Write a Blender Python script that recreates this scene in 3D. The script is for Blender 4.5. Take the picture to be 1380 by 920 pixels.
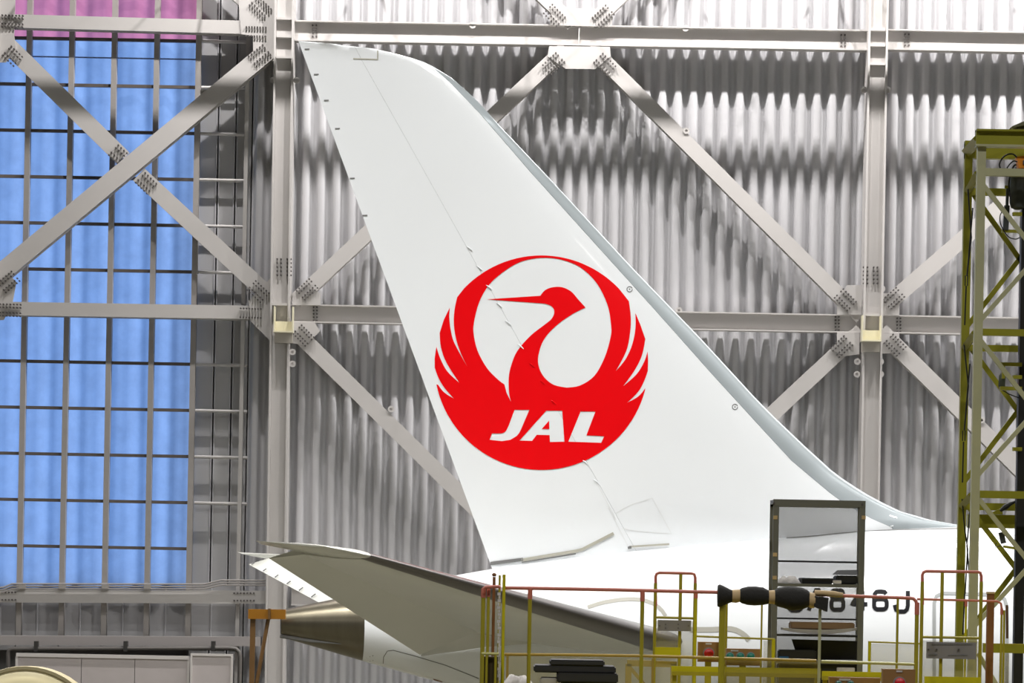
import bpy, bmesh, math, random
import numpy as np
from mathutils import Vector, Matrix
from mathutils.geometry import tessellate_polygon

for o in list(bpy.data.objects): bpy.data.objects.remove(o, do_unlink=True)
scn = bpy.context.scene
COL = scn.collection
random.seed(4)

# ------------------------------------------------------------------ camera
F = 4200.0            # focal length in pixels of a 1380 x 920 frame
CZ = 6.5              # camera height above the hangar floor
HX, HY = 690.0, 792.0 # principal point (shift lens: the horizon lies low in the frame)
TH = 0.0185           # camera roll
ct, st = math.cos(TH), math.sin(TH)
cam = bpy.data.cameras.new('camera'); camo = bpy.data.objects.new('camera', cam); COL.objects.link(camo)
cam.sensor_fit = 'HORIZONTAL'; cam.sensor_width = 36.0; cam.lens = F / 1380 * 36.0
cam.shift_x = 0.0; cam.shift_y = (HY - 460) / 1380.0
cam.clip_end = 400
m = Matrix(((ct, -st, 0, 0), (0, 0, -1, 0), (st, ct, 0, CZ), (0, 0, 0, 1)))
camo.matrix_world = m
scn.camera = camo
scn.view_settings.view_transform = 'Standard'; scn.view_settings.look = 'None'
scn.view_settings.exposure = 0.0; scn.view_settings.gamma = 1.0
scn.view_settings.use_curve_mapping = False

# ------------------------------------------------------------------ world and lights
world = bpy.data.worlds.new('sky'); scn.world = world; world.use_nodes = True
bg = world.node_tree.nodes['Background']
bg.inputs[0].default_value = (0.55, 0.75, 1.0, 1); bg.inputs[1].default_value = 1.2
sun = bpy.data.lights.new('sun', 'SUN'); sun.energy = 3.2; sun.angle = math.radians(8); sun.color = (1, .97, .92)
suno = bpy.data.objects.new('sun', sun); COL.objects.link(suno)
suno.rotation_euler = Vector((0.75, -0.6, -0.55)).to_track_quat('-Z', 'Y').to_euler()

def area_lamp(x, y, z, size, power, col=(1, .975, .96), spread=180):
    l = bpy.data.lights.new('hall_lamp', 'AREA'); l.shape = 'DISK'; l.size = size; l.energy = power; l.color = col; l.spread = math.radians(spread)
    o = bpy.data.objects.new('hall_lamp', l); COL.objects.link(o); o.location = (x, y, z)
    return o
WALL_LAMP = 2200; HALL_LAMP = 1500
LAMP_Z = 30.2
for i in range(3, 11):                               # row close to the clad wall
    area_lamp(-26 + i * 6.4, 74.6, LAMP_Z, .45, WALL_LAMP)
for yy, k, sp in ((52, 1.5, 118), (43, 1.05, 138), (10, 1.2, 150)):        # rows over the hall
    for xx in (-24, -8, 8, 24):
        area_lamp(xx, yy, LAMP_Z, 1.2, HALL_LAMP * k, (1, .985, .97), sp)

# ------------------------------------------------------------------ materials
def lin(c):
    return tuple(((v / 255) / 12.92 if v / 255 <= .04045 else ((v / 255 + .055) / 1.055) ** 2.4) for v in c[:3])
MATS = {}
def mat(name, rgb, rough=.5, metal=0., noise=0., nscale=3., bump=0., bscale=40., spec=.5, stretch=None, coat=0.):
    if name in MATS: return MATS[name]
    M = bpy.data.materials.new(name); M.use_nodes = True; nt = M.node_tree
    b = nt.nodes['Principled BSDF']
    c = lin(rgb)
    b.inputs['Base Color'].default_value = (*c, 1); b.inputs['Roughness'].default_value = rough
    b.inputs['Metallic'].default_value = metal; b.inputs['Specular IOR Level'].default_value = spec
    if coat: b.inputs['Coat Weight'].default_value = coat; b.inputs['Coat Roughness'].default_value = .08
    if noise or bump:
        tc = nt.nodes.new('ShaderNodeTexCoord'); mp = nt.nodes.new('ShaderNodeMapping')
        nt.links.new(tc.outputs['Object'], mp.inputs[0])
        if stretch: mp.inputs['Scale'].default_value = stretch
    if noise:
        n = nt.nodes.new('ShaderNodeTexNoise'); n.inputs['Scale'].default_value = nscale; n.inputs['Detail'].default_value = 5
        nt.links.new(mp.outputs[0], n.inputs['Vector'])
        r = nt.nodes.new('ShaderNodeMapRange'); r.inputs[1].default_value = .3; r.inputs[2].default_value = .7
        r.inputs[3].default_value = 1 - noise; r.inputs[4].default_value = 1 + noise * .6
        nt.links.new(n.outputs['Fac'], r.inputs[0])
        mx = nt.nodes.new('ShaderNodeVectorMath'); mx.operation = 'SCALE'; mx.inputs[0].default_value = c
        nt.links.new(r.outputs[0], mx.inputs['Scale']); nt.links.new(mx.outputs[0], b.inputs['Base Color'])
    if bump:
        n2 = nt.nodes.new('ShaderNodeTexNoise'); n2.inputs['Scale'].default_value = bscale
        nt.links.new(mp.outputs[0], n2.inputs['Vector'])
        bp = nt.nodes.new('ShaderNodeBump'); bp.inputs['Strength'].default_value = bump; bp.inputs['Distance'].default_value = .02
        nt.links.new(n2.outputs['Fac'], bp.inputs['Height']); nt.links.new(bp.outputs[0], b.inputs['Normal'])
    MATS[name] = M
    return M
def see_through(name, rgb, alpha, rough=.4):
    M = bpy.data.materials.new(name); M.use_nodes = True; nt = M.node_tree
    b = nt.nodes['Principled BSDF']; b.inputs['Base Color'].default_value = (*lin(rgb), 1); b.inputs['Roughness'].default_value = rough
    t = nt.nodes.new('ShaderNodeBsdfTransparent'); mx = nt.nodes.new('ShaderNodeMixShader'); mx.inputs[0].default_value = alpha
    nt.links.new(t.outputs[0], mx.inputs[1]); nt.links.new(b.outputs[0], mx.inputs[2])
    nt.links.new(mx.outputs[0], nt.nodes['Material Output'].inputs[0])
    MATS[name] = M
    return M
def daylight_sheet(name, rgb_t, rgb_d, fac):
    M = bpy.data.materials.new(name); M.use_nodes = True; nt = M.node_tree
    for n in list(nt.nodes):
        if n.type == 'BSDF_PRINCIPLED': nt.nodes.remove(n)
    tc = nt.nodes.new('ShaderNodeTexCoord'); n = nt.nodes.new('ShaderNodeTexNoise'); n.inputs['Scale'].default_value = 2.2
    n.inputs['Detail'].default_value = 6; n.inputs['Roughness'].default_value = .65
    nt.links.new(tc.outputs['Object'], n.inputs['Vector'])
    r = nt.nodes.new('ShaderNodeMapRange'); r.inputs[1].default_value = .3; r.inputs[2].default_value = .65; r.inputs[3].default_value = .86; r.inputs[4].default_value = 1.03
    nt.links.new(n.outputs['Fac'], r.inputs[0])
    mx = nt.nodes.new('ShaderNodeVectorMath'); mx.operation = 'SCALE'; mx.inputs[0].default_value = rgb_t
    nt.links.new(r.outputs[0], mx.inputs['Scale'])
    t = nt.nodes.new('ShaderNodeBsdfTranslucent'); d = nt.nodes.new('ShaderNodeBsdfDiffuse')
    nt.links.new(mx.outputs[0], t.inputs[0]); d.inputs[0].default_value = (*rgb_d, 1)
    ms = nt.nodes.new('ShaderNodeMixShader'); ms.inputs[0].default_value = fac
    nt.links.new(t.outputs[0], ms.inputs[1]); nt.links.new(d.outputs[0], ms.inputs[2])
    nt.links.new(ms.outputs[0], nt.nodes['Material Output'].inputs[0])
    MATS[name] = M
    return M

steel = mat('painted_steel', (196, 192, 189), .45, noise=.05, nscale=.8)
clad = mat('cladding_paint', (194, 193, 195), .42, noise=.06, nscale=.5, stretch=(3, 1, .25))
flat_clad = mat('flat_panel_paint', (178, 177, 178), .35, noise=.06, nscale=.6)
mull = mat('window_bar_paint', (158, 153, 149), .5, noise=.05)
dark_bar = mat('window_rail_dark', (98, 90, 84), .5)
boltm = mat('bolt_dark', (96, 92, 90), .5, metal=.3)
brackm = mat('cream_bracket', (224, 218, 190), .5)
concrete = mat('floor_coating', (98, 95, 80), .35, noise=.08, nscale=.3)
shell = mat('hall_wall_paint', (120, 119, 117), .7, noise=.04)
white = mat('aircraft_white', (236, 239, 241), .22, coat=.4, noise=.012, nscale=.6)
silver = mat('leading_edge_grey', (158, 166, 169), .35, metal=.2, noise=.04, nscale=.5)
red = mat('emblem_red', (230, 0, 10), .35, spec=.25)
black = mat('registration_black', (9, 9, 16), .5, spec=.15)
gapm = mat('panel_gap', (110, 110, 108), .6)
paleline = mat('panel_line', (222, 224, 224), .5)
tanm = mat('seal_tan', (176, 173, 160), .4)
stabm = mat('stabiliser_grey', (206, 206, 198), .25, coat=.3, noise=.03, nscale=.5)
lemetal = mat('bare_leading_edge', (112, 108, 106), .28, metal=.7, noise=.06, nscale=1.5)
conem = mat('exhaust_cone_metal', (112, 106, 90), .3, metal=.8, noise=.12, nscale=1.2, stretch=(4, 4, .6))
orange = mat('stand_orange', (138, 92, 18), .4, noise=.1)
stand_brown = mat('stand_brown', (98, 70, 34), .5, noise=.1)
yellow = mat('platform_yellow', (168, 156, 40), .45, noise=.1, nscale=4)
ybright = mat('toe_board_yellow', (200, 190, 20), .45, noise=.1, nscale=4)
olive = mat('tower_olive', (150, 147, 36), .45, noise=.1, nscale=3)
palegreen = mat('tower_pale_green', (184, 183, 146), .5, noise=.08, nscale=3)
redpink = mat('rail_red', (206, 118, 98), .45, noise=.08, nscale=5)
rackm = mat('rack_grey', (108, 108, 100), .45, noise=.06)
blackp = mat('black_plastic', (26, 26, 27), .5, noise=.1)
foam = mat('black_foam', (33, 31, 27), .8, bump=.3, bscale=60)
tape = mat('masking_tape', (196, 168, 122), .6, noise=.1, nscale=8)
brown = mat('control_box_brown', (150, 112, 66), .5, noise=.08)
redb = mat('button_red', (205, 30, 38), .35)
greenb = mat('button_green', (20, 120, 105), .35)
plate = mat('sign_plate', (136, 132, 130), .5, noise=.05)
cream = mat('cover_cream', (226, 214, 170), .45, noise=.04)
creamrim = mat('cover_rim', (168, 156, 118), .5)
cab = mat('partition_grey', (188, 180, 178), .5, noise=.03)
cabframe = mat('partition_frame', (205, 200, 196), .5)
pipem = mat('pipe_dark', (96, 92, 88), .45)
conduitm = mat('conduit_grey', (160, 155, 152), .45)
cloth = mat('cloth_white', (205, 200, 195), .9, noise=.25, nscale=14)
cardboard = mat('cardboard', (128, 102, 72), .8, noise=.1)
papers = mat('paper_grey', (170, 166, 160), .7, noise=.15, nscale=10)
greym = mat('motor_grey', (62, 66, 66), .5)
cable = mat('cable_black', (20, 20, 20), .6)
rust = mat('post_rust', (134, 86, 42), .6, noise=.15, nscale=5)
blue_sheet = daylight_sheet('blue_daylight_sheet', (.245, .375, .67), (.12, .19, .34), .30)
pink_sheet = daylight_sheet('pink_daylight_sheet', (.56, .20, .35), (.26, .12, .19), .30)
mesh_panel = see_through('rack_mesh', (112, 112, 114), .42)
film = see_through('guard_film', (150, 136, 70), .34)
film_clear = see_through('guard_film_clear', (186, 178, 130), .25)

gold = mat('frame_gold', (160, 136, 60), .5)
# ------------------------------------------------------------------ helpers
def W(px, py, Y):
    a, b = px - HX, HY - py
    return Vector(((ct * a - st * b) * Y / F, Y, CZ + (st * a + ct * b) * Y / F))
ORG = {}
class MB:
    def __init__(s): s.v = []; s.f = []
    def add(s, vs, fs):
        k = len(s.v); s.v += [Vector(p) for p in vs]; s.f += [tuple(i + k for i in f) for f in fs]; return s
    def box(s, c, ex, ey, ez):
        c, ex, ey, ez = Vector(c), Vector(ex), Vector(ey), Vector(ez)
        vs = [c + sx * ex + sy * ey + sz * ez for sx in (-1, 1) for sy in (-1, 1) for sz in (-1, 1)]
        return s.add(vs, [(0, 1, 3, 2), (4, 6, 7, 5), (0, 4, 5, 1), (2, 3, 7, 6), (0, 2, 6, 4), (1, 5, 7, 3)])
    def aabb(s, x0, x1, y0, y1, z0, z1):
        return s.box(((x0 + x1) / 2, (y0 + y1) / 2, (z0 + z1) / 2), ((x1 - x0) / 2, 0, 0), (0, (y1 - y0) / 2, 0), (0, 0, (z1 - z0) / 2))
    def bar(s, p, q, w, d):            # w in the wall plane, d in depth (Y)
        p, q = Vector(p), Vector(q); a = q - p; L = a.length; a.normalize()
        y = Vector((0, 1, 0)); y = (y - a * y.dot(a))
        if y.length < .05: y = Vector((0, 0, 1)); y = y - a * y.dot(a)
        y.normalize(); n = a.cross(y)
        return s.box((p + q) / 2, a * L / 2, y * d / 2, n * w / 2)
    def tube(s, pts, r, n=8, caps=True):
        pts = [Vector(p) for p in pts]; rr = r if isinstance(r, (list, tuple)) else [r] * len(pts)
        k0 = len(s.v); up = None
        for i, p in enumerate(pts):
            t = (pts[min(i + 1, len(pts) - 1)] - pts[max(i - 1, 0)]).normalized()
            if up is None:
                up = Vector((0, 0, 1)) if abs(t.z) < .9 else Vector((1, 0, 0))
            u = (up - t * up.dot(t)).normalized(); w = t.cross(u); up = u
            for j in range(n):
                an = 2 * math.pi * j / n; s.v.append(p + (u * math.cos(an) + w * math.sin(an)) * rr[i])
        for i in range(len(pts) - 1):
            for j in range(n):
                a, b = k0 + i * n + j, k0 + i * n + (j + 1) % n
                s.f.append((a, b, b + n, a + n))
        if caps:
            s.f.append(tuple(k0 + j for j in range(n))[::-1]); s.f.append(tuple(k0 + (len(pts) - 1) * n + j for j in range(n)))
        return s
    def prism(s, poly, off):           # planar polygon swept by off
        poly = [Vector(p) for p in poly]; off = Vector(off); n = len(poly); k = len(s.v)
        s.v += poly + [p + off for p in poly]
        s.f.append(tuple(range(k, k + n))); s.f.append(tuple(range(k + 2 * n - 1, k + n - 1, -1)))
        for i in range(n):
            j = (i + 1) % n; s.f.append((k + i, k + n + i, k + n + j, k + j))
        return s
    def loft(s, secs, closed=True, cap0=True, cap1=True):
        k = len(s.v); n = len(secs[0])
        for q in secs: s.v += [Vector(p) for p in q]
        for i in range(len(secs) - 1):
            for j in range(n if closed else n - 1):
                a, b = k + i * n + j, k + i * n + (j + 1) % n
                s.f.append((a, b, b + n, a + n))
        if closed and cap0: s.f.append(tuple(range(k, k + n))[::-1])
        if closed and cap1: s.f.append(tuple(range(k + (len(secs) - 1) * n, k + len(secs) * n)))
        return s
    def build(s, name, mt, parent=None, smooth=False, fix=True):
        if parent is not None: org = ORG[parent.name]
        else:
            xs = [p.x for p in s.v]; ys = [p.y for p in s.v]; zs = [p.z for p in s.v]
            org = Vector(((min(xs) + max(xs)) / 2, (min(ys) + max(ys)) / 2, min(zs)))
        me = bpy.data.meshes.new(name)
        me.from_pydata([tuple(p - org) for p in s.v], [], s.f)
        if fix:
            bm = bmesh.new(); bm.from_mesh(me)
            bmesh.ops.recalc_face_normals(bm, faces=bm.faces); bm.to_mesh(me); bm.free()
        me.materials.append(mt)
        o = bpy.data.objects.new(name, me); COL.objects.link(o)
        if parent is not None: o.parent = parent
        else: o.location = org
        if smooth:
            for p in me.polygons: p.use_smooth = True
            if smooth != 'all':
                bm = bmesh.new(); bm.from_mesh(me)
                for e in bm.edges:
                    if len(e.link_faces) == 2 and e.calc_face_angle(0) > .7: e.smooth = False
                bm.to_mesh(me); bm.free()
        ORG[o.name] = org
        return o
def tag(o, label=None, cat=None, group=None, kind=None):
    if label: o['label'] = label
    if cat: o['category'] = cat
    if group: o['group'] = group
    if kind: o['kind'] = kind
    return o
def thing(name, loc, label, cat, group=None):
    o = bpy.data.objects.new(name, None); COL.objects.link(o); o.location = loc; o.empty_display_size = .2
    ORG[o.name] = Vector(loc)
    return tag(o, label, cat, group)
def struct(o, label=None, cat=None): return tag(o, label, cat, None, 'structure')

# ------------------------------------------------------------------ room shell
ZC = 32.0
struct(MB().aabb(-46, 46, -14, 82.2, -.3, 0).build('floor', concrete), 'grey coated concrete hangar floor', 'floor')
struct(MB().aabb(-46, 46, -14, 82.2, ZC, ZC + .3).build('ceiling', shell), 'pale flat hangar ceiling high above', 'ceiling')
struct(MB().aabb(-46.3, -46, -14, 82.2, 0, ZC).build('wall_left', shell), 'pale side wall of the hangar on the window end', 'wall')
struct(MB().aabb(46, 46.3, -14, 82.2, 0, ZC).build('wall_right', shell), 'pale side wall of the hangar beyond the yellow tower', 'wall')
struct(MB().aabb(-46, 46, -14.3, -14, 0, ZC).build('wall_front', shell), 'pale hangar wall behind the viewpoint', 'wall')

YB = 81.3             # backing plane of the clad wall
YP = 80.75            # mean plane of the corrugated sheets
def wx(px, py, Y): return W(px, py, Y).x
def wz(px, py, Y): return W(px, py, Y).z
XWL = W(262, 420, YB).x     # window opening
XW0 = -30.0
ZW0, ZW1 = W(60, 800, YB).z, 31.5
wb = thing('wall_back', (0, YB, 0), None, None); struct(wb, 'tall grey corrugated metal wall behind the tail', 'wall')
MB().aabb(XWL, 46, YB, YB + .3, 0, ZC).build('wall_core', shell, wb)
MB().aabb(-46, XW0, YB, YB + .3, 0, ZC).build('wall_core', shell, wb)
MB().aabb(XW0, XWL, YB, YB + .3, 0, ZW0).build('wall_core', shell, wb)
MB().aabb(XW0, XWL, YB, YB + .3, ZW1, ZC).build('wall_core', shell, wb)
# corrugated sheets
PER, DEP = .400, .22
def corr_profile(u):
    u = u % 1.0
    pts = [(0, 0), (.09, .03), (.19, .35), (.28, .85), (.36, 1), (.64, 1), (.72, .85), (.81, .35), (.91, .03), (1.0, 0)]
    for (a, b), (c, d) in zip(pts, pts[1:]):
        if a <= u <= c: return b + (d - b) * (u - a) / (c - a)
    return 0
us = [0, .09, .19, .28, .36, .64, .72, .81, .91]
XC0 = W(336, 420, YP).x
def corr_mesh(width_periods, z0, z1):
    me = bpy.data.meshes.new('cladding_sheet'); vs = []; fs = []
    cols = [(k + u) for k in range(width_periods) for u in us] + [width_periods]
    for c in cols:
        y = DEP * (.5 - corr_profile(c)); vs += [(c * PER, y, z0), (c * PER, y, z1)]
    for i in range(len(cols) - 1): fs.append((2 * i, 2 * i + 2, 2 * i + 3, 2 * i + 1))
    me.from_pydata(vs, [], fs); me.materials.append(clad)
    for p in me.polygons: p.use_smooth = True
    return me
cm = corr_mesh(3, 0, ZC)
nsheet = int((44 - XC0) / (3 * PER)) + 1
for i in range(nsheet):
    o = bpy.data.objects.new('cladding_sheet', cm); COL.objects.link(o); o.parent = wb
    o.location = (XC0 + i * 3 * PER, YP - YB, 0)
# flat panels between window and corrugated sheets
fx = [262, 290, 314, 336]
for a, b in zip(fx, fx[1:]):
    x0, x1 = W(a, 420, 81).x + .02, W(b, 420, 81).x - .02
    MB().aabb(x0, x1, 80.95, 81.3, 0, ZC).build('flat_panel', flat_clad, wb)
for x in (290, 314):
    X = W(x, 420, 81).x
    for d in (-.035, .035): MB().tube([(X + d, 80.93, 1), (X + d, 80.93, 31)], .018, 6).build('seam_rod', clad, wb)
X = W(328, 420, 80.6).x
MB().aabb(X - .05, X + .05, 80.5, 80.62, 0, ZC).build('edge_angle', steel, wb)

# ------------------------------------------------------------------ window wall
YM = 80.55
win = thing('window_1', (W(130, 420, YM).x, YM, ZW0), None, None)
struct(win, 'tall blue daylight window grid with a pink top band', 'window')
mx = [-19.3 - 57.3 * 2, -19.3 - 57.3, -19.3, 38, 95.3, 152.6, 209.9, 266]
MX = [W(x, 175, YM).x for x in mx]
ROWY = [51.5 + 62.2 * k for k in range(-3, 12)]
RZ = [W(60, y, YM).z for y in ROWY] + [W(60, 801, YM).z]
for x in MX:
    MB().aabb(x - .068, x + .068, YM - .12, YM + .12, W(60, 858, YM).z, ZC - .6).build('mullion', mull, win)
for z in RZ[:-1]:
    for a, b in zip(MX, MX[1:]):
        MB().aabb(a + .068, b - .068, YM + .0, YM + .1, z - .04, z + .04).build('transom', dark_bar, win)
SP = .78
def pane_mesh(a, b, z0, z1, mt):
    mb = MB(); n = 15; prof = []
    for i in range(n + 1):
        x = a + (b - a) * i / n; u = (x / SP) % 1.0
        y = .10 * (0.5 - 0.5 * math.cos(2 * math.pi * u)) + .022 * math.cos(4 * math.pi * u + .6)
        prof.append((x, YM + .22 + y))
    mb.loft([[(x, y, z0) for x, y in prof], [(x, y, z1) for x, y in prof]], closed=False)
    return mb.build('pane', mt, win, smooth='all', fix=False)
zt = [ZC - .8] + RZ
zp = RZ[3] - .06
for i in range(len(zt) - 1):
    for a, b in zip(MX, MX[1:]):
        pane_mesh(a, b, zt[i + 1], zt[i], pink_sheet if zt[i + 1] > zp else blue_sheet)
MB().aabb(MX[0], MX[-1], YM + .20, YM + .22, zp - .40, zp - .365).build('sheet_seam', mat('seam_blue', (120, 140, 185), .5), win)

# ------------------------------------------------------------------ steel frame on the wall
YF, YR = 80.05, 80.42      # front and rear of the frame members
def hbeam(name, p, q, w, label, cat, face, group=None, y0=YF, y1=YR, tf=.035, mt=steel, wo=.16):
    """p, q: frame pixels of the axis; w: face width in m"""
    ym = (y0 + y1) / 2
    P, Q = W(*p, ym), W(*q, ym)
    t = thing(name, ((P.x + Q.x) / 2, ym, min(P.z, Q.z) - w / 2), label, cat, group)
    a = (Q - P).normalized(); n = a.cross(Vector((0, 1, 0)))
    def pl(c0, c1, ya, yb):         # plate between in-plane offsets c0..c1 and depths ya..yb
        mb = MB(); vs = []
        mid = (P + Q) / 2
        mb.box(mid + n * (c0 + c1) / 2 + Vector((0, (ya + yb) / 2 - ym, 0)), a * (Q - P).length / 2, (0, (yb - ya) / 2, 0), n * (c1 - c0) / 2)
        return mb
    if face == 'flange':
        pl(-w / 2, w / 2, y0, y0 + tf).build('flange', mt, t); pl(-w / 2, w / 2, y1 - tf, y1).build('flange', mt, t)
        pl(-.02, .02, y0 + tf, y1 - tf).build('web', mt, t)
    else:
        pl(w / 2 - tf, w / 2, y0, y1).build('flange', mt, t); pl(-w / 2, -w / 2 + tf, y0, y1).build('flange', mt, t)
        pl(-w / 2 + tf, w / 2 - tf, y0 + wo, y0 + wo + .04).build('web', mt, t)
    return t
def gusset(t, poly, y=YF - .03, th=.03, name='gusset_plate'):
    return MB().prism([W(x, yy, y) for x, yy in poly], (0, th, 0)).build(name, steel, t)
def bolts(t, c, ang, nl, nw, pl_, pw, y=YF - .03, name='bolts'):
    """grid of bolt heads: c centre pixel, ang degrees of the row direction in the picture plane, pitches in px"""
    mb = MB(); ca, sa = math.cos(math.radians(ang)), math.sin(math.radians(ang))
    for i in range(nl):
        for j in range(nw):
            u = (i - (nl - 1) / 2) * pl_; gap = (1.0 if nw >= 4 and j >= nw // 2 else 0) * pw * .7 - (.35 * pw if nw >= 4 else 0)
            v = (j - (nw - 1) / 2) * pw + gap
            p = W(c[0] + u * ca - v * sa, c[1] + u * sa + v * ca, y)
            mb.tube([p + Vector((0, .01, 0)), p - Vector((0, .07, 0))], .023, 6)
    return tag(mb.build(name, boltm, t), kind='stuff')

def column(xt, yt, xb, yb, label):
    """H column with its web to the room; (xt, yt)-(xb, yb) axis pixels"""
    return hbeam('steel_column', (xt, yt), (xb, yb), .50, label, 'column', 'web', None, 79.75, 80.5, .05, wo=.16)
cl = column(387.5, -200, 369, 1090, 'pale grey steel column between the blue window and the corrugated wall')
cr = column(1186, -200, 1162.5, 1090, 'pale grey steel column on the corrugated wall, nearest the yellow tower')
c0 = column(-12, -200, -36, 1090, 'pale grey steel column at the outer edge of the blue window')
c3 = column(1984, -185, 1960, 1105, 'pale grey steel column beyond the yellow tower, farthest from the window')
def stiff(t, px, py, h=3):
    a, b = W(px, py, 80), None
    MB().aabb(a.x - .20, a.x + .20, 79.76, 79.91, a.z - .03, a.z + .03).build('stiffener', steel, t)
for y in (27, 51, 79): stiff(cl, 384, y)
stiff(cl, 378, 411)
for y in (42, 63, 88): stiff(cr, 1181, y)
stiff(cr, 1173, 425)
for t, x, y in ((cl, 382.5, 440), (cr, 1173.5, 452)):      # open corbel brackets
    p = W(x, y, 79.7); w = .25
    mb = MB(); mb.aabb(p.x - w, p.x - w + .03, 79.5, 79.8, p.z - .12, p.z + .5); mb.aabb(p.x + w - .03, p.x + w, 79.5, 79.8, p.z - .12, p.z + .5)
    mb.aabb(p.x - w, p.x + w, 79.5, 79.8, p.z - .16, p.z - .12); mb.aabb(p.x - w + .03, p.x + w - .03, 79.74, 79.8, p.z - .12, p.z + .14)
    mb.build('corbel_bracket', brackm, t)
    MB().aabb(p.x - w + .02, p.x + w - .02, 79.65, 79.8, p.z - .42, p.z - .16).build('corbel_block', mat('corbel_grey', (176, 170, 160), .6), t)
def lug(t, x, y, Y=79.9):
    p = W(x, y, Y); mb = MB()
    for k in range(12):
        a0, a1 = 2 * math.pi * k / 12, 2 * math.pi * (k + 1) / 12
        q = []
        for an, r in ((a0, .035), (a1, .035), (a1, .085), (a0, .085)):
            q.append(p + Vector((math.cos(an) * r, 0, math.sin(an) * r)))
        mb.prism(q, (0, .03, 0))
    mb.aabb(p.x - .08, p.x + .08, Y + .03, Y + .05, p.z - .04, p.z + .04)
    return mb.build('lug', steel, t)
for x, y in ((368.5, 108), (399.5, 108), (394, 474), (394, 490)): lug(cl, x, y)
for x, y in ((1164.5, 121), (1196.5, 121), (1155.5, 487), (1187, 487), (1155, 504), (1187, 504), (1189, 389)): lug(cr, x, y)
bolts(cl, (383, 360), 90, 5, 4, 5.4, 5.0, 79.91, 'splice_bolts'); bolts(cr, (1173, 371), 90, 5, 4, 5.4, 5.0, 79.91, 'splice_bolts')

# girders (web to the room) over the corrugated wall
g1 = hbeam('steel_girder', (397, 42.5), (1168, 55.5), .53, 'upper grey steel girder between two columns, passing above the fin tip', 'girder', 'web')
g2 = hbeam('steel_girder', (393, 422.5), (1160, 437), .47, 'middle grey steel girder between two columns, crossing behind the fin', 'girder', 'web')
g3 = hbeam('steel_girder', (1196, 54.5), (1966, 68.7), .53, 'upper grey steel girder running over the yellow tower', 'girder', 'web')
g4 = hbeam('steel_girder', (1187, 437), (1960, 451.3), .47, 'middle grey steel girder running behind the yellow tower', 'girder', 'web')
g5 = hbeam('steel_girder', (393, 803), (1155, 815), .47, 'lower grey steel girder behind the stabiliser and tail cone', 'girder', 'web')
# girders (flange to the room) across the window
w1 = hbeam('steel_girder', (-10, 29), (366, 39.5), .34, 'pale flat-faced girder across the pink top band of the window', 'girder', 'flange')
w2 = hbeam('steel_girder', (-10, 416), (362, 422), .345, 'pale flat-faced girder across the middle of the blue window', 'girder', 'flange')
w3 = hbeam('steel_girder', (-25, 802.5), (362, 804.5), .335, 'pale flat-faced girder under the blue window carrying thin conduits', 'girder', 'flange')
# braces
BY0, BY1 = 79.84, 80.2
def brace(p, q, w, label, y0=80.06, y1=80.36): return hbeam('diagonal_brace', p, q, w, label, 'brace', 'flange', 'diagonal braces of the wall frame', y0, y1)
d1a = brace((8, 58), (166, 213), .43, 'diagonal brace falling from upper window corner to the crossing')
d1b = brace((188, 236), (362, 398), .43, 'diagonal brace falling from the window crossing to the column foot plate', )
d2 = brace((362, 70), (-2, 372), .47, 'long diagonal brace crossing in front of the blue window', 80.0, 80.36)
d3 = brace((795, 64), (1160, 428), .38, 'diagonal brace falling from upper girder towards the column by the tower')
d4 = brace((762, 66), (396, 408), .38, 'diagonal brace rising behind the fin to the upper girder')
d5 = brace((398, 446), (775, 818), .40, 'diagonal brace falling from the column towards the rudder foot')
d6 = brace((1160, 446), (782, 800), .40, 'diagonal brace passing behind the fin leading edge below the middle girder')
d7 = brace((1190, 415), (1572, 84), .40, 'diagonal brace rising from the column behind the tower top')
d8 = brace((1186, 446), (1566, 822), .42, 'diagonal brace falling from the column behind the tower')
d9 = brace((772, 34), (560, -170), .38, 'diagonal brace rising from upper girder towards the fin-tip side')
d10 = brace((796, 34), (1000, -160), .38, 'diagonal brace rising from upper girder away from the fin')
d11 = brace((360, 28), (150, -165), .42, 'diagonal brace rising from the column above the pink window band')
# gusset plates
gusset(cl, [(371, -40), (318, -40), (325, 46), (341, 48), (341, 70), (357, 82), (371, 82)])
gusset(cl, [(367, 372), (355, 385), (335, 405), (338, 433), (367, 462)])
gusset(cl, [(394, 396), (413, 385), (432, 395), (432, 411), (394, 411)])
gusset(cl, [(394, 434), (424, 434), (431, 446), (412, 466), (394, 462)])
gusset(c0, [(-28, -10), (21, -10), (19, 48), (22, 66), (8, 84), (-28, 85)])
gusset(c0, [(-28, 358), (8, 364), (22, 380), (17, 407), (5, 431), (-28, 432)])
gusset(g1, [(742, 34), (740, 22), (755, 11), (815, 12), (826, 23), (824, 36)])
gusset(g1, [(740, 62), (738, 76), (762, 92.5), (802, 93), (823, 76), (822, 63)])
gusset(cr, [(1128, 424), (1128, 408), (1142, 384), (1161, 384), (1161, 424)])
gusset(cr, [(1187, 425), (1187, 395), (1198, 395), (1212, 405), (1212, 425)])
gusset(cr, [(1128, 448), (1128, 461), (1120, 471), (1138, 480), (1158, 477), (1158, 448)])
gusset(cr, [(1185, 449), (1212, 449), (1212, 462), (1202, 476), (1185, 476)])
MB().bar(W(780.5, 37, 80.13), W(780, 60, 80.13), .03, .16).build('stiffener', steel, g1)
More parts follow.
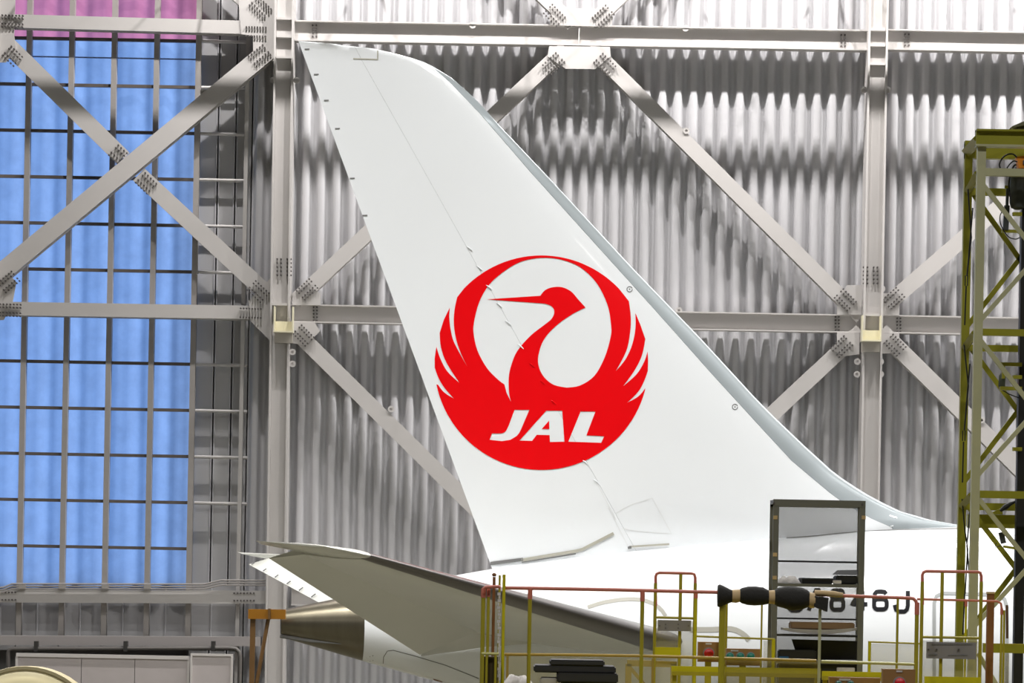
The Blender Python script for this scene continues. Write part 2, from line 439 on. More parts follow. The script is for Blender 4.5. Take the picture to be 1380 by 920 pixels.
# bolt groups
bolts(c0, (17, 29), 2, 7, 4, 4.6, 4.2); bolts(c0, (17, 76), 44, 5, 4, 5, 4.6)
bolts(d1a, (159, 208), 44, 4, 4, 5.2, 5, 80.06); bolts(d1b, (197, 247), 44, 5, 4, 5.2, 5, 80.06)
bolts(cl, (345, 43), 2, 8, 2, 3.7, 12); bolts(cl, (350, 75), -39, 6, 4, 4.8, 4.5); bolts(cl, (351, 10), 45, 6, 4, 4.8, 4.5)
bolts(cl, (348, 393), 43, 6, 4, 4.8, 4.5); bolts(cl, (338, 422), 2, 8, 2, 3.9, 12)
bolts(cl, (414, 390), -43, 6, 4, 4.6, 4.4); bolts(cl, (409, 452), 45, 6, 4, 4.6, 4.4)
bolts(cl, (425, 423), 90, 5, 2, 4.5, 4.5, 80.21); bolts(g1, (424, 42), 90, 4, 2, 5, 5, 80.21)
bolts(c0, (12, 380), -40, 6, 4, 4.8, 4.5); bolts(c0, (14, 418), 2, 7, 4, 4.6, 4.2)
bolts(g1, (747, 21), 45, 6, 4, 4.8, 4.5); bolts(g1, (813, 22), -43, 6, 4, 4.8, 4.5)
bolts(g1, (746, 86), -43, 6, 4, 4.8, 4.5); bolts(g1, (815, 87), 45, 6, 4, 4.8, 4.5)
bolts(cr, (1139, 404), 45, 6, 4, 4.8, 4.5); bolts(cr, (1204, 402), -42, 6, 4, 4.8, 4.5)
bolts(cr, (1134, 467), -43, 6, 4, 4.8, 4.5); bolts(cr, (1206, 465), 45, 6, 4, 4.8, 4.5)
bolts(cr, (1128, 436), 90, 5, 2, 4.5, 4.5, 80.21); bolts(cr, (1211, 438), 90, 5, 2, 4.5, 4.5, 80.21)
bolts(g1, (1136, 55), 90, 4, 2, 5, 5, 80.21); bolts(g3, (1222, 54), 90, 4, 2, 5, 5, 80.21)
bolts(w3, (10, 803), 0, 6, 2, 4.4, 10, YF); bolts(w3, (329, 804), 0, 7, 2, 4.4, 10, YF)
for t, x, y in ((d2, 274, 124), (d2, 99, 275), (d5, 527, 551), (d8, 1323, 566), (d3, 925, 176)): lug(t, x, y, 80.03)
for t, x, y in ((g1, 637, 34), (g1, 924, 38), (g2, 915, 418)): lug(t, x, y, 80.07)

# unseen pipe added above the upper girder to shade a band of wall
dz_ = 22.53
du = thing('shadow_pipe', (0, 78.3, dz_), 'slim grey unseen pipe added above the upper girder to cast a shadow on the wall', 'pipe')
MB().tube([(-30, 78.3, dz_), (32, 78.3, dz_)], .12, 14).build('pipe', steel, du, smooth=True)
for x in range(-28, 32, 4): MB().aabb(x - .03, x + .03, 78.25, 80.4, dz_ + .08, dz_ + .13).build('hanger', steel, du)
# horizontal sag rods beside the window
for k in range(1, 12):
    y = ROWY[k + 2] + 4
    p, q = W(262, y, 80.7), W(333, y + 1.5, 80.7)
    tag(MB().tube([p, q], .045, 8).build('tie_rod', steel), 'grey tie rod on the flat panels beside the blue window', 'rod', 'tie rods beside the window')
# lower wall details on the left
lb = MB(); a, b = W(-60, 862, 80), W(352, 864, 80)
tag(MB().bar(a, b, .24, .5).build('wall_beam', mat('wall_beam_paint', (158, 152, 150), .5)), 'plain grey wall beam below the window, above the black pipe', 'beam')
for i, (x0, x1) in enumerate(((-20, 22), (22, 80), (80, 137), (137, 195), (195, 252), (252, 318))):
    a, b = W(x0 + 1, 812, 81), W(x1 - 1, 860, 81)
    o = MB().aabb(a.x, b.x, 80.9, 81.25, b.z - .3, a.z + .5).build('flat_panel', flat_clad, wb)
    X = (a.x + b.x) / 2
    MB().tube([(X, 80.88, b.z - .2), (X, 80.88, a.z + .4)], .025, 6).build('seam_rod', clad, wb)
# conduits over the lower girder
for i, (dy, c) in enumerate(((0, 0), (3.2, 0), (6.4, 0))):
    pts = [W(-20, 794 + dy, 79.97), W(5, 791 + dy, 79.97), W(16, 786.5 + dy, 79.97), W(275, 787 + dy, 79.97), W(298, 781.5 + dy, 79.97), W(358, 782 + dy, 79.97)]
    tag(MB().tube(pts, .022, 6).build('conduit', conduitm), ('uppermost', 'middle', 'lowest')[i] + ' thin grey conduit running along the foot of the window', 'conduit')
for x in (30, 84, 142, 199):
    p = W(x, 790, 80.0)
    tag(MB().aabb(p.x - .09, p.x + .09, 79.93, 80.06, p.z - .06, p.z + .05).build('conduit_clip', mull), 'small grey clip holding the conduits below a window bar', 'clip', 'conduit clips')
# pipe and partition
pp = thing('drain_pipe', W(170, 875, 79.4), 'dark horizontal pipe bending down over the grey partition', 'pipe')
MB().tube([W(11, 920, 79.4), W(11, 880, 79.4), W(12.5, 875.5, 79.4), W(17, 874, 79.4), W(310, 873, 79.4), W(318, 874, 79.4), W(322, 878, 79.4), W(323.5, 884, 79.4), W(322, 960, 79.4)], .055, 10).build('pipe', pipem, pp, smooth=True)
for x in (49, 169.5, 287.5):
    p = W(x, 871, 79.4); MB().aabb(p.x - .05, p.x + .05, 79.3, 79.5, p.z - .12, p.z + .14).build('pipe_hanger', mat('hanger_dark', (50, 48, 46), .5), pp)
pz0 = 0
pt_ = thing('partition_wall', (W(130, 900, 79).x, 79, 0), 'low pale grey panelled partition below the window', 'partition')
xs = [22, 110, 182, 255]
for a, b in zip(xs, xs[1:]):
    p, q = W(a + .4, 880, 79), W(b - .4, 880, 79)
    MB().aabb(p.x, q.x, 79, 79.06, 0, p.z - .08).build('panel', cab, pt_)
p, q = W(22, 879.5, 79), W(255, 880, 79)
MB().aabb(p.x, q.x, 78.96, 79.1, p.z - .09, p.z).build('top_rail', cabframe, pt_)
for x in (22.5, 254):
    X = W(x, 900, 79).x; MB().aabb(X - .03, X + .03, 78.97, 79.08, 0, p.z - .09).build('side_frame', cabframe, pt_)
dp = thing('partition_door', (W(285, 900, 78.9).x, 78.9, 0), 'single pale framed door panel at the end of the partition', 'door panel')
p, q = W(257, 880, 78.9), W(314, 880.5, 78.9)
MB().aabb(p.x + .05, q.x - .05, 78.9, 78.96, .05, p.z - .06).build('panel', cab, dp)
mb = MB(); mb.aabb(p.x, p.x + .05, 78.86, 78.98, 0, p.z); mb.aabb(q.x - .05, q.x, 78.86, 78.98, 0, p.z); mb.aabb(p.x + .05, q.x - .05, 78.86, 78.98, p.z - .06, p.z)
mb.build('frame', cabframe, dp)

# ------------------------------------------------------------------ aircraft
PSI = math.radians(5.9); C_, S_ = math.cos(PSI), math.sin(PSI); YC = 62.0
def L2W(x, y, z): return Vector((x * C_ - y * S_, YC + x * S_ + y * C_, z))
def px2L(px, py, ly):
    a, b = px - HX, HY - py; X_, Z_ = ct * a - st * b, st * a + ct * b
    x = (X_ * (YC + ly * C_) + ly * S_ * F) / (C_ * F - X_ * S_)
    Y = YC + x * S_ + ly * C_
    return x, CZ + Z_ * Y / F
# fuselage tables
top = [(378, 822), (420, 813), (453, 806.5), (560, 785), (630, 772), (700, 760), (775, 750.5), (905, 736), (1000, 727.5), (1160, 713.5), (1290, 709.5), (1380, 708.5), (1600, 710)]
bot = [(378, 858), (430, 873), (490, 891), (600, 921), (700, 947), (775, 965), (905, 994), (1000, 1012), (1160, 1043), (1290, 1065), (1380, 1078), (1600, 1098)]
TX = np.array([px2L(x, y, 0) for x, y in top]); BX = np.array([px2L(x, y, 0) for x, y in bot])
def fzt(x): return float(np.interp(x, TX[:, 0], TX[:, 1]))
def fzb(x): return float(np.interp(x, BX[:, 0], BX[:, 1]))
def fsm(fn, x, d=.35): return (fn(x - d) + 2 * fn(x) + fn(x + d)) / 4
XT0 = float(TX[0, 0])
def fdims(x):
    d = min(.5, max(0, x - XT0))
    t, b = fsm(fzt, x, d), fsm(fzb, x, d)
    return (t + b) / 2, (t - b) / 2, (t - b) / 2 * .98     # centre z, half height, half width
def fus_y(x, z):
    c, h, w = fdims(x); u = max(-1, min(1, (z - c) / h)); return -w * math.sqrt(max(0, 1 - u * u))
def surf_px(px, py, off=.012):
    ly = -1.5
    for _ in range(6):
        x, z = px2L(px, py, ly); ly = fus_y(x, z) - off
    return x, ly, z
air = thing('airliner_tail', (0, YC, 0), 'white airliner tail with a red crane emblem on its fin', 'aircraft')
def fus_secs(x0, x1, n, N=64, sc=1.0):
    secs = []
    for i in range(n + 1):
        x = x0 + (x1 - x0) * i / n; c, h, w = fdims(x)
        secs.append([L2W(x, sc * w * math.cos(2 * math.pi * k / N), c + sc * h * math.sin(2 * math.pi * k / N)) for k in range(N)])
    return secs
XCONE = px2L(491, 850, -.7)[0]
MB().loft(fus_secs(XCONE + .006, 34, 110)).build('fuselage', white, air, smooth=True)
cone = MB().loft(fus_secs(XT0 + .01, XCONE, 16), cap0=False).build('tail_cone', conem, air, smooth=True)
s0 = fus_secs(XT0 + .01, XT0 + .2, 1, sc=.9); s1 = fus_secs(XT0 - .03, XT0 + .01, 1)
MB().loft([s0[0], s0[1]], cap0=False).build('exhaust_duct', blackp, cone, smooth=True)
mb = MB(); mb.loft([s1[1], [p.lerp(L2W(XT0, 0, fdims(XT0)[0]), .1) for p in s1[1]]], cap0=False, cap1=False); mb.build('exhaust_lip', lemetal, cone)
# cooling slot under the cone
pts = [L2W(*surf_px(x, y, .01)) for x, y in ((378, 858 - 2), (415, 862.5), (440, 865.5), (460, 867.5))]
MB().tube(pts, [.05, .04, .02, .005], 6).build('vent_slot', gapm, cone)

# fin -------------------------------------------------------------
def curve(pts, ly=0): return np.array([px2L(x, y, ly) for x, y in pts])
TEp = curve([(402, 55), (660, 757), (690, 838)])
LEo = curve([(402, 55), (450, 59.5), (505, 66), (545, 75), (578, 86), (609, 105), (642.6, 135), (674, 170), (740, 239.5), (855.5, 364), (944.6, 456), (1020, 538), (1045.5, 563.5), (1084.6, 600.7), (1125.7, 638), (1155, 657.4), (1179, 672), (1218, 690.5), (1257, 701), (1289, 707), (1330, 711.5), (1350, 840)])
LEi = curve([(402, 55), (450, 59.5), (505, 66), (545, 75), (578, 86.5), (603.5, 109), (646.5, 154), (717, 236), (826, 357), (880, 417), (958, 505), (1020, 573), (1065, 622), (1125.7, 673), (1167, 697), (1199, 711), (1260, 840)])
HIN = curve([(460, 30), (487, 82), (560, 212), (803, 648), (905, 831)])
LEb = curve([(520, 10), (1120, 634), (1200, 720), (1310, 840)])
def xz(c, z):
    o = np.argsort(c[:, 1]); return float(np.interp(z, c[o, 1], c[o, 0]))
ZT = float(LEo[0, 1]); ZBASE = px2L(690, 775, 0)[1]
def shape(u):
    u = min(1, max(0, u)); return 10 * (.2969 * math.sqrt(u) - .126 * u - .3516 * u * u + .2843 * u ** 3 - .1036 * u ** 4)
def fin_t(x, z):
    f = min(1, max(0, (z - ZBASE) / (ZT - ZBASE))); T = .36 + (.13 - .36) * f
    te, le = xz(TEp, z), xz(LEo, z)
    if le - te < 1e-4: return .004
    leb = max(le, min(xz(LEb, z), le + .35)) if z > ZT - 1.2 else le
    u = (leb - x) / (leb - te)
    y = T * shape(u)
    # dorsal fillet stays a slim blade
    strong = max(0, le - xz(LEb, z))
    if strong > .02 and x > xz(LEb, z) - 1.0: y = min(y, .10 + .25 * max(0, min(1, (le - x) / (strong + 1.0))))
    d = le - x
    y *= min(1, math.sqrt(max(0, d) / .22)) if z > ZT - 1.4 else 1
    return max(y, .004)
zs = [ZBASE - .4 + (ZT - ZBASE + .4 - .002) * (1 - (1 - i / 80) ** 1.25) for i in range(81)]
def fin_part(name, fa, fb, mt, nose=False, n=14):
    mb = MB(); secs = []
    for z in zs:
        a, b = fa(z), fb(z); b = max(b, a + .0005)
        xsn = [a + (b - a) * (math.sin(math.pi / 2 * i / n) if nose else i / n) for i in range(n + 1)]
        near = [L2W(x, -fin_t(x, z), z) for x in xsn]; far = [L2W(x, fin_t(x, z), z) for x in reversed(xsn)]
        if nose: far[0] = near[-1] = L2W(b, 0, z)
        secs.append(near + far)
    return mb.loft(secs).build(name, mt, air, smooth=True)
def c_hin(z): return max(min(xz(HIN, z), xz(LEo, z) - .01), xz(TEp, z))
def c_lei(z): return max(min(xz(LEi, z), xz(LEo, z)), c_hin(z) + .004)
rud = fin_part('rudder', lambda z: xz(TEp, z), lambda z: c_hin(z) - .002, white)
fin = fin_part('fin', lambda z: c_hin(z) + .002, lambda z: c_lei(z) - (.008 if xz(LEo, z) - c_lei(z) > .03 else 0), white, n=22)
led = fin_part('leading_edge', lambda z: c_lei(z), lambda z: max(xz(LEo, z), c_lei(z) + .002), silver, nose=True, n=10)
def fin_surf(px, py, off=.006):
    ly = -.3
    for _ in range(6):
        x, z = px2L(px, py, ly); ly = -fin_t(x, z) - off
    return L2W(x, ly, z)
def ribbon(pts, wpx, surf, mt, name, parent, off=.006, step=4.0, closed=False):
    """flat strip of wpx pixels along a polyline laid on a surface"""
    P = [Vector((p[0], p[1])) for p in pts]
    if closed: P.append(P[0].copy())
    dense = [P[0]]
    for a, b in zip(P, P[1:]):
        k = max(1, int((b - a).length / step))
        for i in range(1, k + 1): dense.append(a.lerp(b, i / k))
    L = []; R = []
    for i, p in enumerate(dense):
        if closed and i in (0, len(dense) - 1): t = dense[1] - dense[-2]
        else: t = dense[min(i + 1, len(dense) - 1)] - dense[max(i - 1, 0)]
        t.normalize(); nrm = Vector((-t.y, t.x)) * wpx / 2
        L.append(surf(p.x + nrm.x, p.y + nrm.y, off)); R.append(surf(p.x - nrm.x, p.y - nrm.y, off))
    return MB().loft([L, R], closed=False).build(name, mt, parent)
def fsurf(px, py, off=.012): return L2W(*surf_px(px, py, off))
# emblem ----------------------------------------------------------
def E(x, y): return (560 + x / 2.7059, 320 + y / 2.7059)
def arc(cx, cy, r, a0, a1, n):
    return [(cx + r * math.cos(math.radians(a0 + (a1 - a0) * i / n)), cy + r * math.sin(math.radians(a0 + (a1 - a0) * i / n))) for i in range(n + 1)]
def smooth_path(pts, n=4):
    out = []
    for i in range(len(pts) - 1):
        p0, p1, p2, p3 = pts[max(i - 1, 0)], pts[i], pts[i + 1], pts[min(i + 2, len(pts) - 1)]
        for k in range(n):
            t = k / n
            out.append(tuple(.5 * (2 * p1[d] + (p2[d] - p0[d]) * t + (2 * p0[d] - 5 * p1[d] + 4 * p2[d] - p3[d]) * t * t + (3 * p1[d] - p0[d] - 3 * p2[d] + p3[d]) * t ** 3) for d in (0, 1)))
    out.append(pts[-1]); return out
cx, cy, R_ = 459, 456, 391
def onc(x, y):
    a = math.degrees(math.atan2(y - cy, x - cx)); return a
outer = []
# clockwise on the picture from the top: right side feathers
outer += arc(cx, cy, R_, -90, onc(742, 187), 16)
outer += [(778, 232)]
outer += smooth_path([(778, 232), (785, 290), (782, 350), (768, 415), (730, 487)])[1:]
outer += smooth_path([(730, 487), (766, 443), (790, 390), (802, 330), (802, 275)])[1:]
outer += [(820, 318), (838, 370)]
outer += smooth_path([(838, 370), (826, 428), (800, 482), (757, 542)])[1:]
outer += smooth_path([(757, 542), (806, 498), (834, 452), (846, 415)])[1:]
outer += [(848, 448), (847, 486)]
outer += smooth_path([(847, 486), (834, 522), (812, 562), (772, 602)])[1:]
outer += smooth_path([(772, 602), (808, 582), (826, 565), (838, 548)])[1:]
outer += arc(cx, cy, R_, onc(836, 558), onc(80, 534), 44)
outer += smooth_path([(79, 532), (98, 558), (118, 574), (140, 587)])[1:]
outer += smooth_path([(140, 587), (106, 548), (84, 512), (70, 474)])[1:]
outer += [(70, 440), (76, 398)]
outer += smooth_path([(76, 398), (90, 440), (116, 488), (160, 530)])[1:]
outer += smooth_path([(160, 530), (114, 458), (93, 402), (88, 348)])[1:]
outer += [(103, 300), (125, 255)]
outer += smooth_path([(125, 255), (123, 290), (128, 335), (142, 385), (190, 473)])[1:]
outer += smooth_path([(190, 473), (168, 428), (150, 378), (140, 320), (142, 265), (152, 217)])[1:]
outer += arc(cx, cy, R_, onc(178, 186), -90, 14)[:-1]
inner = smooth_path([(348, 598), (341, 565), (340, 510), (350, 462), (372, 412), (420, 357), (470, 318), (496, 296), (506, 272), (498, 252), (474, 241)], 4)
inner += [(260, 225), (455, 212)]
inner += smooth_path([(455, 212), (472, 192), (500, 181), (535, 181), (568, 197), (592, 224), (620, 255)], 4)[1:]
inner += smooth_path([(620, 255), (572, 279), (512, 322), (468, 372), (448, 430), (450, 472), (470, 510), (505, 537), (552, 547)], 4)[1:]
inner += smooth_path([(552, 547), (600, 539), (652, 504), (690, 436), (712, 360), (713, 318), (700, 245), (660, 165), (600, 108), (530, 80), (460, 74), (390, 86), (330, 118), (270, 170), (232, 236), (213, 310), (212, 352), (226, 412), (260, 475), (300, 517), (324, 535)], 4)[1:]
inner += [(332, 566)]
LJ = [(361, 628), (415, 628), (385, 698), (378, 712), (369, 723), (346, 737), (315, 742), (270, 737), (279, 714), (314, 714), (324, 710), (331, 703), (339, 687)]
LA = [(477, 631), (535, 631), (543, 744), (490, 745), (489, 720), (442, 719), (425, 741), (379, 740)]
LAh = [(487, 667), (488, 698), (460, 698)]
LL = [(602, 634), (656, 634), (623, 721), (688, 724), (677, 748), (557, 744)]
def flat_mesh(loops, name, mt, parent, surf, off, grid=14.0):
    V = [[Vector((*E(*p), 0)) for p in L] for L in loops]
    tri = tessellate_polygon(V); allv = [p for L in V for p in L]
    bm = bmesh.new(); bv = [bm.verts.new(p) for p in allv]
    for t in tri:
        try: bm.faces.new([bv[i] for i in t])
        except ValueError: pass
    xs = [p.x for p in allv]; ys = [p.y for p in allv]
    x = min(xs) + grid
    while x < max(xs):
        bmesh.ops.bisect_plane(bm, geom=bm.verts[:] + bm.edges[:] + bm.faces[:], plane_co=(x, 0, 0), plane_no=(1, 0, 0)); x += grid
    y = min(ys) + grid
    while y < max(ys):
        bmesh.ops.bisect_plane(bm, geom=bm.verts[:] + bm.edges[:] + bm.faces[:], plane_co=(0, y, 0), plane_no=(0, 1, 0)); y += grid
    bm.verts.ensure_lookup_table()
    mb = MB(); mb.v = [surf(v.co.x, v.co.y, off) for v in bm.verts]; mb.f = [tuple(v.index for v in f.verts) for f in bm.faces]
    bm.verts.index_update()
    mb.f = [tuple(v.index for v in f.verts) for f in bm.faces]
    bm.free()
    return mb.build(name, mt, parent)
emb = flat_mesh([outer, inner, LJ, LA, LL], 'crane_emblem', red, fin, fin_surf, .008)
tag(emb, 'round red crane emblem with white lettering')
flat_mesh([LAh], 'crane_emblem', red, fin, fin_surf, .008)
# hinge fairings along the rudder line
for x, y in ((632, 334), (645, 360), (658, 386), (672, 410), (684, 434), (701, 466), (716, 491), (730, 514), (745, 541), (788, 622), (803, 648)):
    p = fin_surf(x, y, 0); MB().tube([p + Vector((-.05, -.0, .03)), p + Vector((-.01, -.012, .01)), p + Vector((.04, -.012, -.03)), p + Vector((.07, 0, -.06))], [.006, .013, .013, .006], 6).build('hinge_fairing', red if 364 < y < 380 or 466 < y < 545 else white, rud, smooth=True)
# trailing-edge static wicks
for x, y in ((414, 66), (426.5, 100), (440, 135), (455, 173), (475, 240), (492, 290), (412, 138 - 3)):
    if x == 412: continue
    ribbon([(x - 3.5, y + .2), (x + 3, y)], 1.5, fin_surf, gapm, 'static_wick', rud, .01)
ribbon([(476, 79), (509, 80), (509, 68)], 1.6, fin_surf, tanm, 'tip_gap', rud, .008)
# rudder foot seal and panel lines
ribbon([(703, 754.5), (775, 742.5), (785, 740), (827, 718.5)], 4.2, fin_surf, tanm, 'root_seal', rud, .02)
ribbon([(661, 759), (705, 753.5)], 4.5, fin_surf, gapm, 'root_seal', rud, .02)
ribbon([(703, 757.5), (776, 746)], 1.6, fin_surf, gapm, 'root_seal', rud, .022)
ribbon([(848, 736.5), (902, 733)], 2.6, fin_surf, tanm, 'root_seal', fin, .03)
ribbon([(846, 738), (851, 737.2)], 3.4, fin_surf, gapm, 'root_seal', fin, .035)
for pts in ([(829, 692), (850, 680), (879, 671), (905, 719), (862, 716), (838, 712)], [(820, 684), (846, 735)], [(803, 648), (830, 700)]):
    ribbon(pts, 1.0, fin_surf, paleline, 'panel_line', fin, .004)
for x, y in ((848.5, 389.5), (990.5, 548)):
    ribbon(arc(x, y, 3.6, 0, 340, 16), 1.0, fin_surf, gapm, 'fuel_port', fin, .006, 2)
    ribbon([(x - .8, y), (x + .8, y)], 1.6, fin_surf, gapm, 'fuel_port', fin, .006)
for pts in ([(1199, 694), (1209, 698)], [(1200, 709), (1204, 708)]):
    ribbon(pts, 1.6, fin_surf, white, 'drain_mark', led, .01)
# crown seam of the dorsal fillet
ribbon([(1060, 723.5), (1100, 720.5), (1165, 713.5), (1220, 712), (1290, 710.5)], 1.4, lambda x, y, o: fsurf(x, y + 1.0, o), gapm, 'fillet_seam', fin, .02)

# stabilisers -----------------------------------------------------
def stab_data():
    A = -1.75; B = -9.3; Cc = -9.85
    d = {}
    d['A'] = [px2L(925, 866, A), px2L(642, 838, A), px2L(566, 882, A)]
    d['B'] = [px2L(500, 748.5, B), px2L(408, 742.5, B), px2L(363, 752, B)]
    d['Bt'] = [px2L(500, 748.5, B), px2L(352, 733, B)]
    d['C'] = [px2L(440, 736.5, Cc), px2L(344, 728.3, Cc)]
    return A, B, Cc, d
SA, SB, SC, SD = stab_data()
def foil(le, te, th, n=14, full=True, u1=1.0, nose_only=False, skip=0.0):
    """section points (x, z) from te-lower round the nose to te-upper; th half thickness"""
    dx, dz = te[0] - le[0], te[1] - le[1]; L = math.hypot(dx, dz); nx, nz = -dz / L, dx / L
    if nz < 0: nx, nz = -nx, -nz
    us_ = [skip + (u1 - skip) * (i / n) ** 1.8 for i in range(n + 1)]
    lo = [(le[0] + dx * u / u1 * 1 - nx * th * shape(u), le[1] + dz * u / u1 - nz * th * shape(u)) for u in us_]
    up = [(le[0] + dx * u / u1 * 1 + nx * th * shape(u), le[1] + dz * u / u1 + nz * th * shape(u)) for u in us_]
    return lo, up
def lerp2(p, q, s): return tuple(p[i] + (q[i] - p[i]) * s for i in range(2))
def build_stab(sgn):
    st_ = []; ns = 16
    SROOT = .55
    fixed = []; nose = []; elev = []
    for i in range(ns + 1):
        s = -.14 + 1.14 * i / ns
        y = (SA + (SB - SA) * s) * -sgn
        le, hi, te = (lerp2(SD['A'][k], SD['B'][k], s) for k in range(3))
        th = .30 + (.085 - .30) * s; u1 = .70
        lo, up = foil(le, hi, th, 18, u1=u1)
        k = 6
        fixed.append([L2W(x, y, z) for x, z in reversed(lo[k:])] + [L2W(x, y, z) for x, z in up[k:]])
        nose.append([L2W(x, y, z) for x, z in reversed(lo[:k + 1])] + [L2W(x, y, z) for x, z in up[1:k + 1]])
        hh = th * shape(u1) * .97
        dx, dz = te[0] - hi[0], te[1] - hi[1]; L = math.hypot(dx, dz); nx, nz = -dz / L, dx / L
        if nz < 0: nx, nz = -nx, -nz
        if i >= 2:
            sec = []
            for u in (0, .08, .3, .6, 1): sec.append((hi[0] + dx * u - nx * hh * (1 - u) * .98 - nx * .006, hi[1] + dz * u - nz * hh * (1 - u) - nz * .006))
            for u in (1, .6, .3, .08, 0): sec.append((hi[0] + dx * u + nx * hh * (1 - u) * .98 + nx * .006, hi[1] + dz * u + nz * hh * (1 - u) + nz * .006))
            elev.append([L2W(x, y, z) for x, z in sec])
    nm = 'near' if sgn < 0 else 'far'
    MB_ = MB().loft(fixed)
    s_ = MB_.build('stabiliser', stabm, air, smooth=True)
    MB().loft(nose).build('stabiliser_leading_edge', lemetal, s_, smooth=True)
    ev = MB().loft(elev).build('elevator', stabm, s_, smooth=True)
    # tip cap
    secs = []
    for s in (0, .4, .75, 1):
        y = (SB + (SC - SB) * s) * -sgn
        le, te = lerp2(SD['Bt'][0], SD['C'][0], s ** 1.6), lerp2(SD['Bt'][1], SD['C'][1], s)
        lo, up = foil(le, te, .075 * (1 - s) ** .5 + .012, 12)
        secs.append([L2W(x, y, z) for x, z in reversed(lo)] + [L2W(x, y, z) for x, z in up[1:]])
    MB().loft(secs).build('tip_cap', stabm, s_, smooth=True)
    # static wicks on the elevator trailing edge
    for s in (.98, .9, .82, .74, .66, .58):
        y = (SA + (SB - SA) * s) * -sgn
        hi, te = lerp2(SD['A'][1], SD['B'][1], s), lerp2(SD['A'][2], SD['B'][2], s)
        p = L2W(te[0], y, te[1]); q = L2W(te[0] + (hi[0] - te[0]) * .12, y, te[1] + (hi[1] - te[1]) * .12)
        up_ = Vector((0, 0, .03)); MB().tube([p + up_, q + up_ * 2], .014, 5).build('static_wick', gapm, s_)
    return s_
# +1 mirrors to the far side
build_stab(-1 * -1 * 1) if False else None
near = build_stab(-1); far = build_stab(1)
upc = [(567, 882), (590, 869), (615, 855), (642, 840), (690, 846), (760, 854)]
loc_ = [(568, 884), (592, 880.5), (618, 877), (650, 872), (700, 868), (762, 864)]
u_ = []; l_ = []
for (a0, b0), (a1, b1) in zip(upc, loc_):
    x, z = px2L(a0, b0, -1.70); u_.append(L2W(x, -1.70, z)); x, y, z = surf_px(a1, b1, .01); l_.append(L2W(x, y, z))
MB().loft([u_, [p.lerp(q, .5) for p, q in zip(u_, l_)], l_], closed=False).build('root_fairing', stabm, near, smooth='all')

# fuselage marks
def stroke(ch, x0, y0, w, h, sw=5.4):
    P = []
    X = lambda u: x0 + u * w; Y_ = lambda v: y0 + v * h
    def el(cx_, cy_, rx, ry, a0, a1, n=18): return [(X(cx_ + rx * math.cos(math.radians(a0 + (a1 - a0) * i / n))), Y_(cy_ + ry * math.sin(math.radians(a0 + (a1 - a0) * i / n)))) for i in range(n + 1)]
    def rr(u0, v0, u1, v1, r=.28):  # rounded rectangle loop
        rv = r * w / h; out = []
        for (cx_, cy_, a) in ((u1 - r, v0 + rv, -90), (u1 - r, v1 - rv, 0), (u0 + r, v1 - rv, 90), (u0 + r, v0 + rv, 180)):
            out += [(X(cx_ + r * math.cos(math.radians(a + 90 * i / 5))), Y_(cy_ + rv * math.sin(math.radians(a + 90 * i / 5)))) for i in range(6)]
        return out
    if ch == '8': P = [(rr(.02, 0, .98, .46), True), (rr(0, .46, 1, 1), True)]
    elif ch == '6': P = [(rr(0, .42, 1, 1), True), ([(X(.95), Y_(.14)), (X(.82), Y_(.02)), (X(.5), Y_(0)), (X(.2), Y_(.02)), (X(.05), Y_(.14)), (X(0), Y_(.35)), (X(0), Y_(.7))], False)]
    elif ch == '4': P = [([(X(.75), Y_(1.04)), (X(.75), Y_(0)), (X(.0), Y_(.72)), (X(1.1), Y_(.72))], False)]
    elif ch == 'J': P = [([(X(1), Y_(-.06)), (X(1), Y_(.7)), (X(.93), Y_(.9)), (X(.75), Y_(1)), (X(.28), Y_(1)), (X(.08), Y_(.9)), (X(0), Y_(.66))], False)]
    elif ch == 'A': P = [([(X(0), Y_(1.05)), (X(.42), Y_(0)), (X(.62), Y_(0)), (X(1.05), Y_(1.05))], False), ([(X(.2), Y_(.68)), (X(.85), Y_(.68))], False)]
    for pts, cl_ in P: ribbon(pts, sw, fsurf, black, 'registration_letter', air, .012, 2.5, cl_)
stroke('J', 1062, 794, 19, 28); stroke('A', 1090, 794.5, 22, 26); stroke('8', 1120.5, 795, 16, 26); stroke('4', 1148, 795, 19, 26); stroke('6', 1178, 796.5, 17, 24); stroke('J', 1206, 797.5, 17.5, 26)
greyline = mat('door_seam', (158, 161, 160), .5)
ribbon([(1259, 930), (1259, 812), (1262, 803), (1270, 799), (1345, 801), (1354, 807), (1357, 818), (1357, 930)], 4.5, fsurf, greyline, 'door_seam', air, .01)
ribbon([(1225, 766), (1370, 766)], 1.0, fsurf, paleline, 'panel_line', air, .008)
ribbon(smooth_path([(792, 818), (815, 811), (845, 807), (870, 809), (888, 818), (897, 830)], 3), 5, fsurf, mat('scuff_seal', (176, 174, 164), .5), 'seal_arc', air, .006)
ribbon(smooth_path([(930, 848), (960, 848), (985, 847), (1000, 853), (1010, 862)], 3), 7, fsurf, MATS['scuff_seal'], 'seal_arc', air, .006)
ribbon([(516, 898), (517, 885), (522, 877), (530, 876), (560, 884), (600, 896), (645, 914)], 1.0, fsurf, gapm, 'panel_line', air, .006)
for x in (494, 498.5, 502.5): ribbon([(x, 886 - (x - 494) * .4), (x + .2, 892 - (x - 494) * .2)], 1.0, fsurf, gapm, 'panel_line', air, .006)
ribbon([(584, 915), (596, 919)], 1.4, fsurf, rust, 'drain_mast', air, .02)

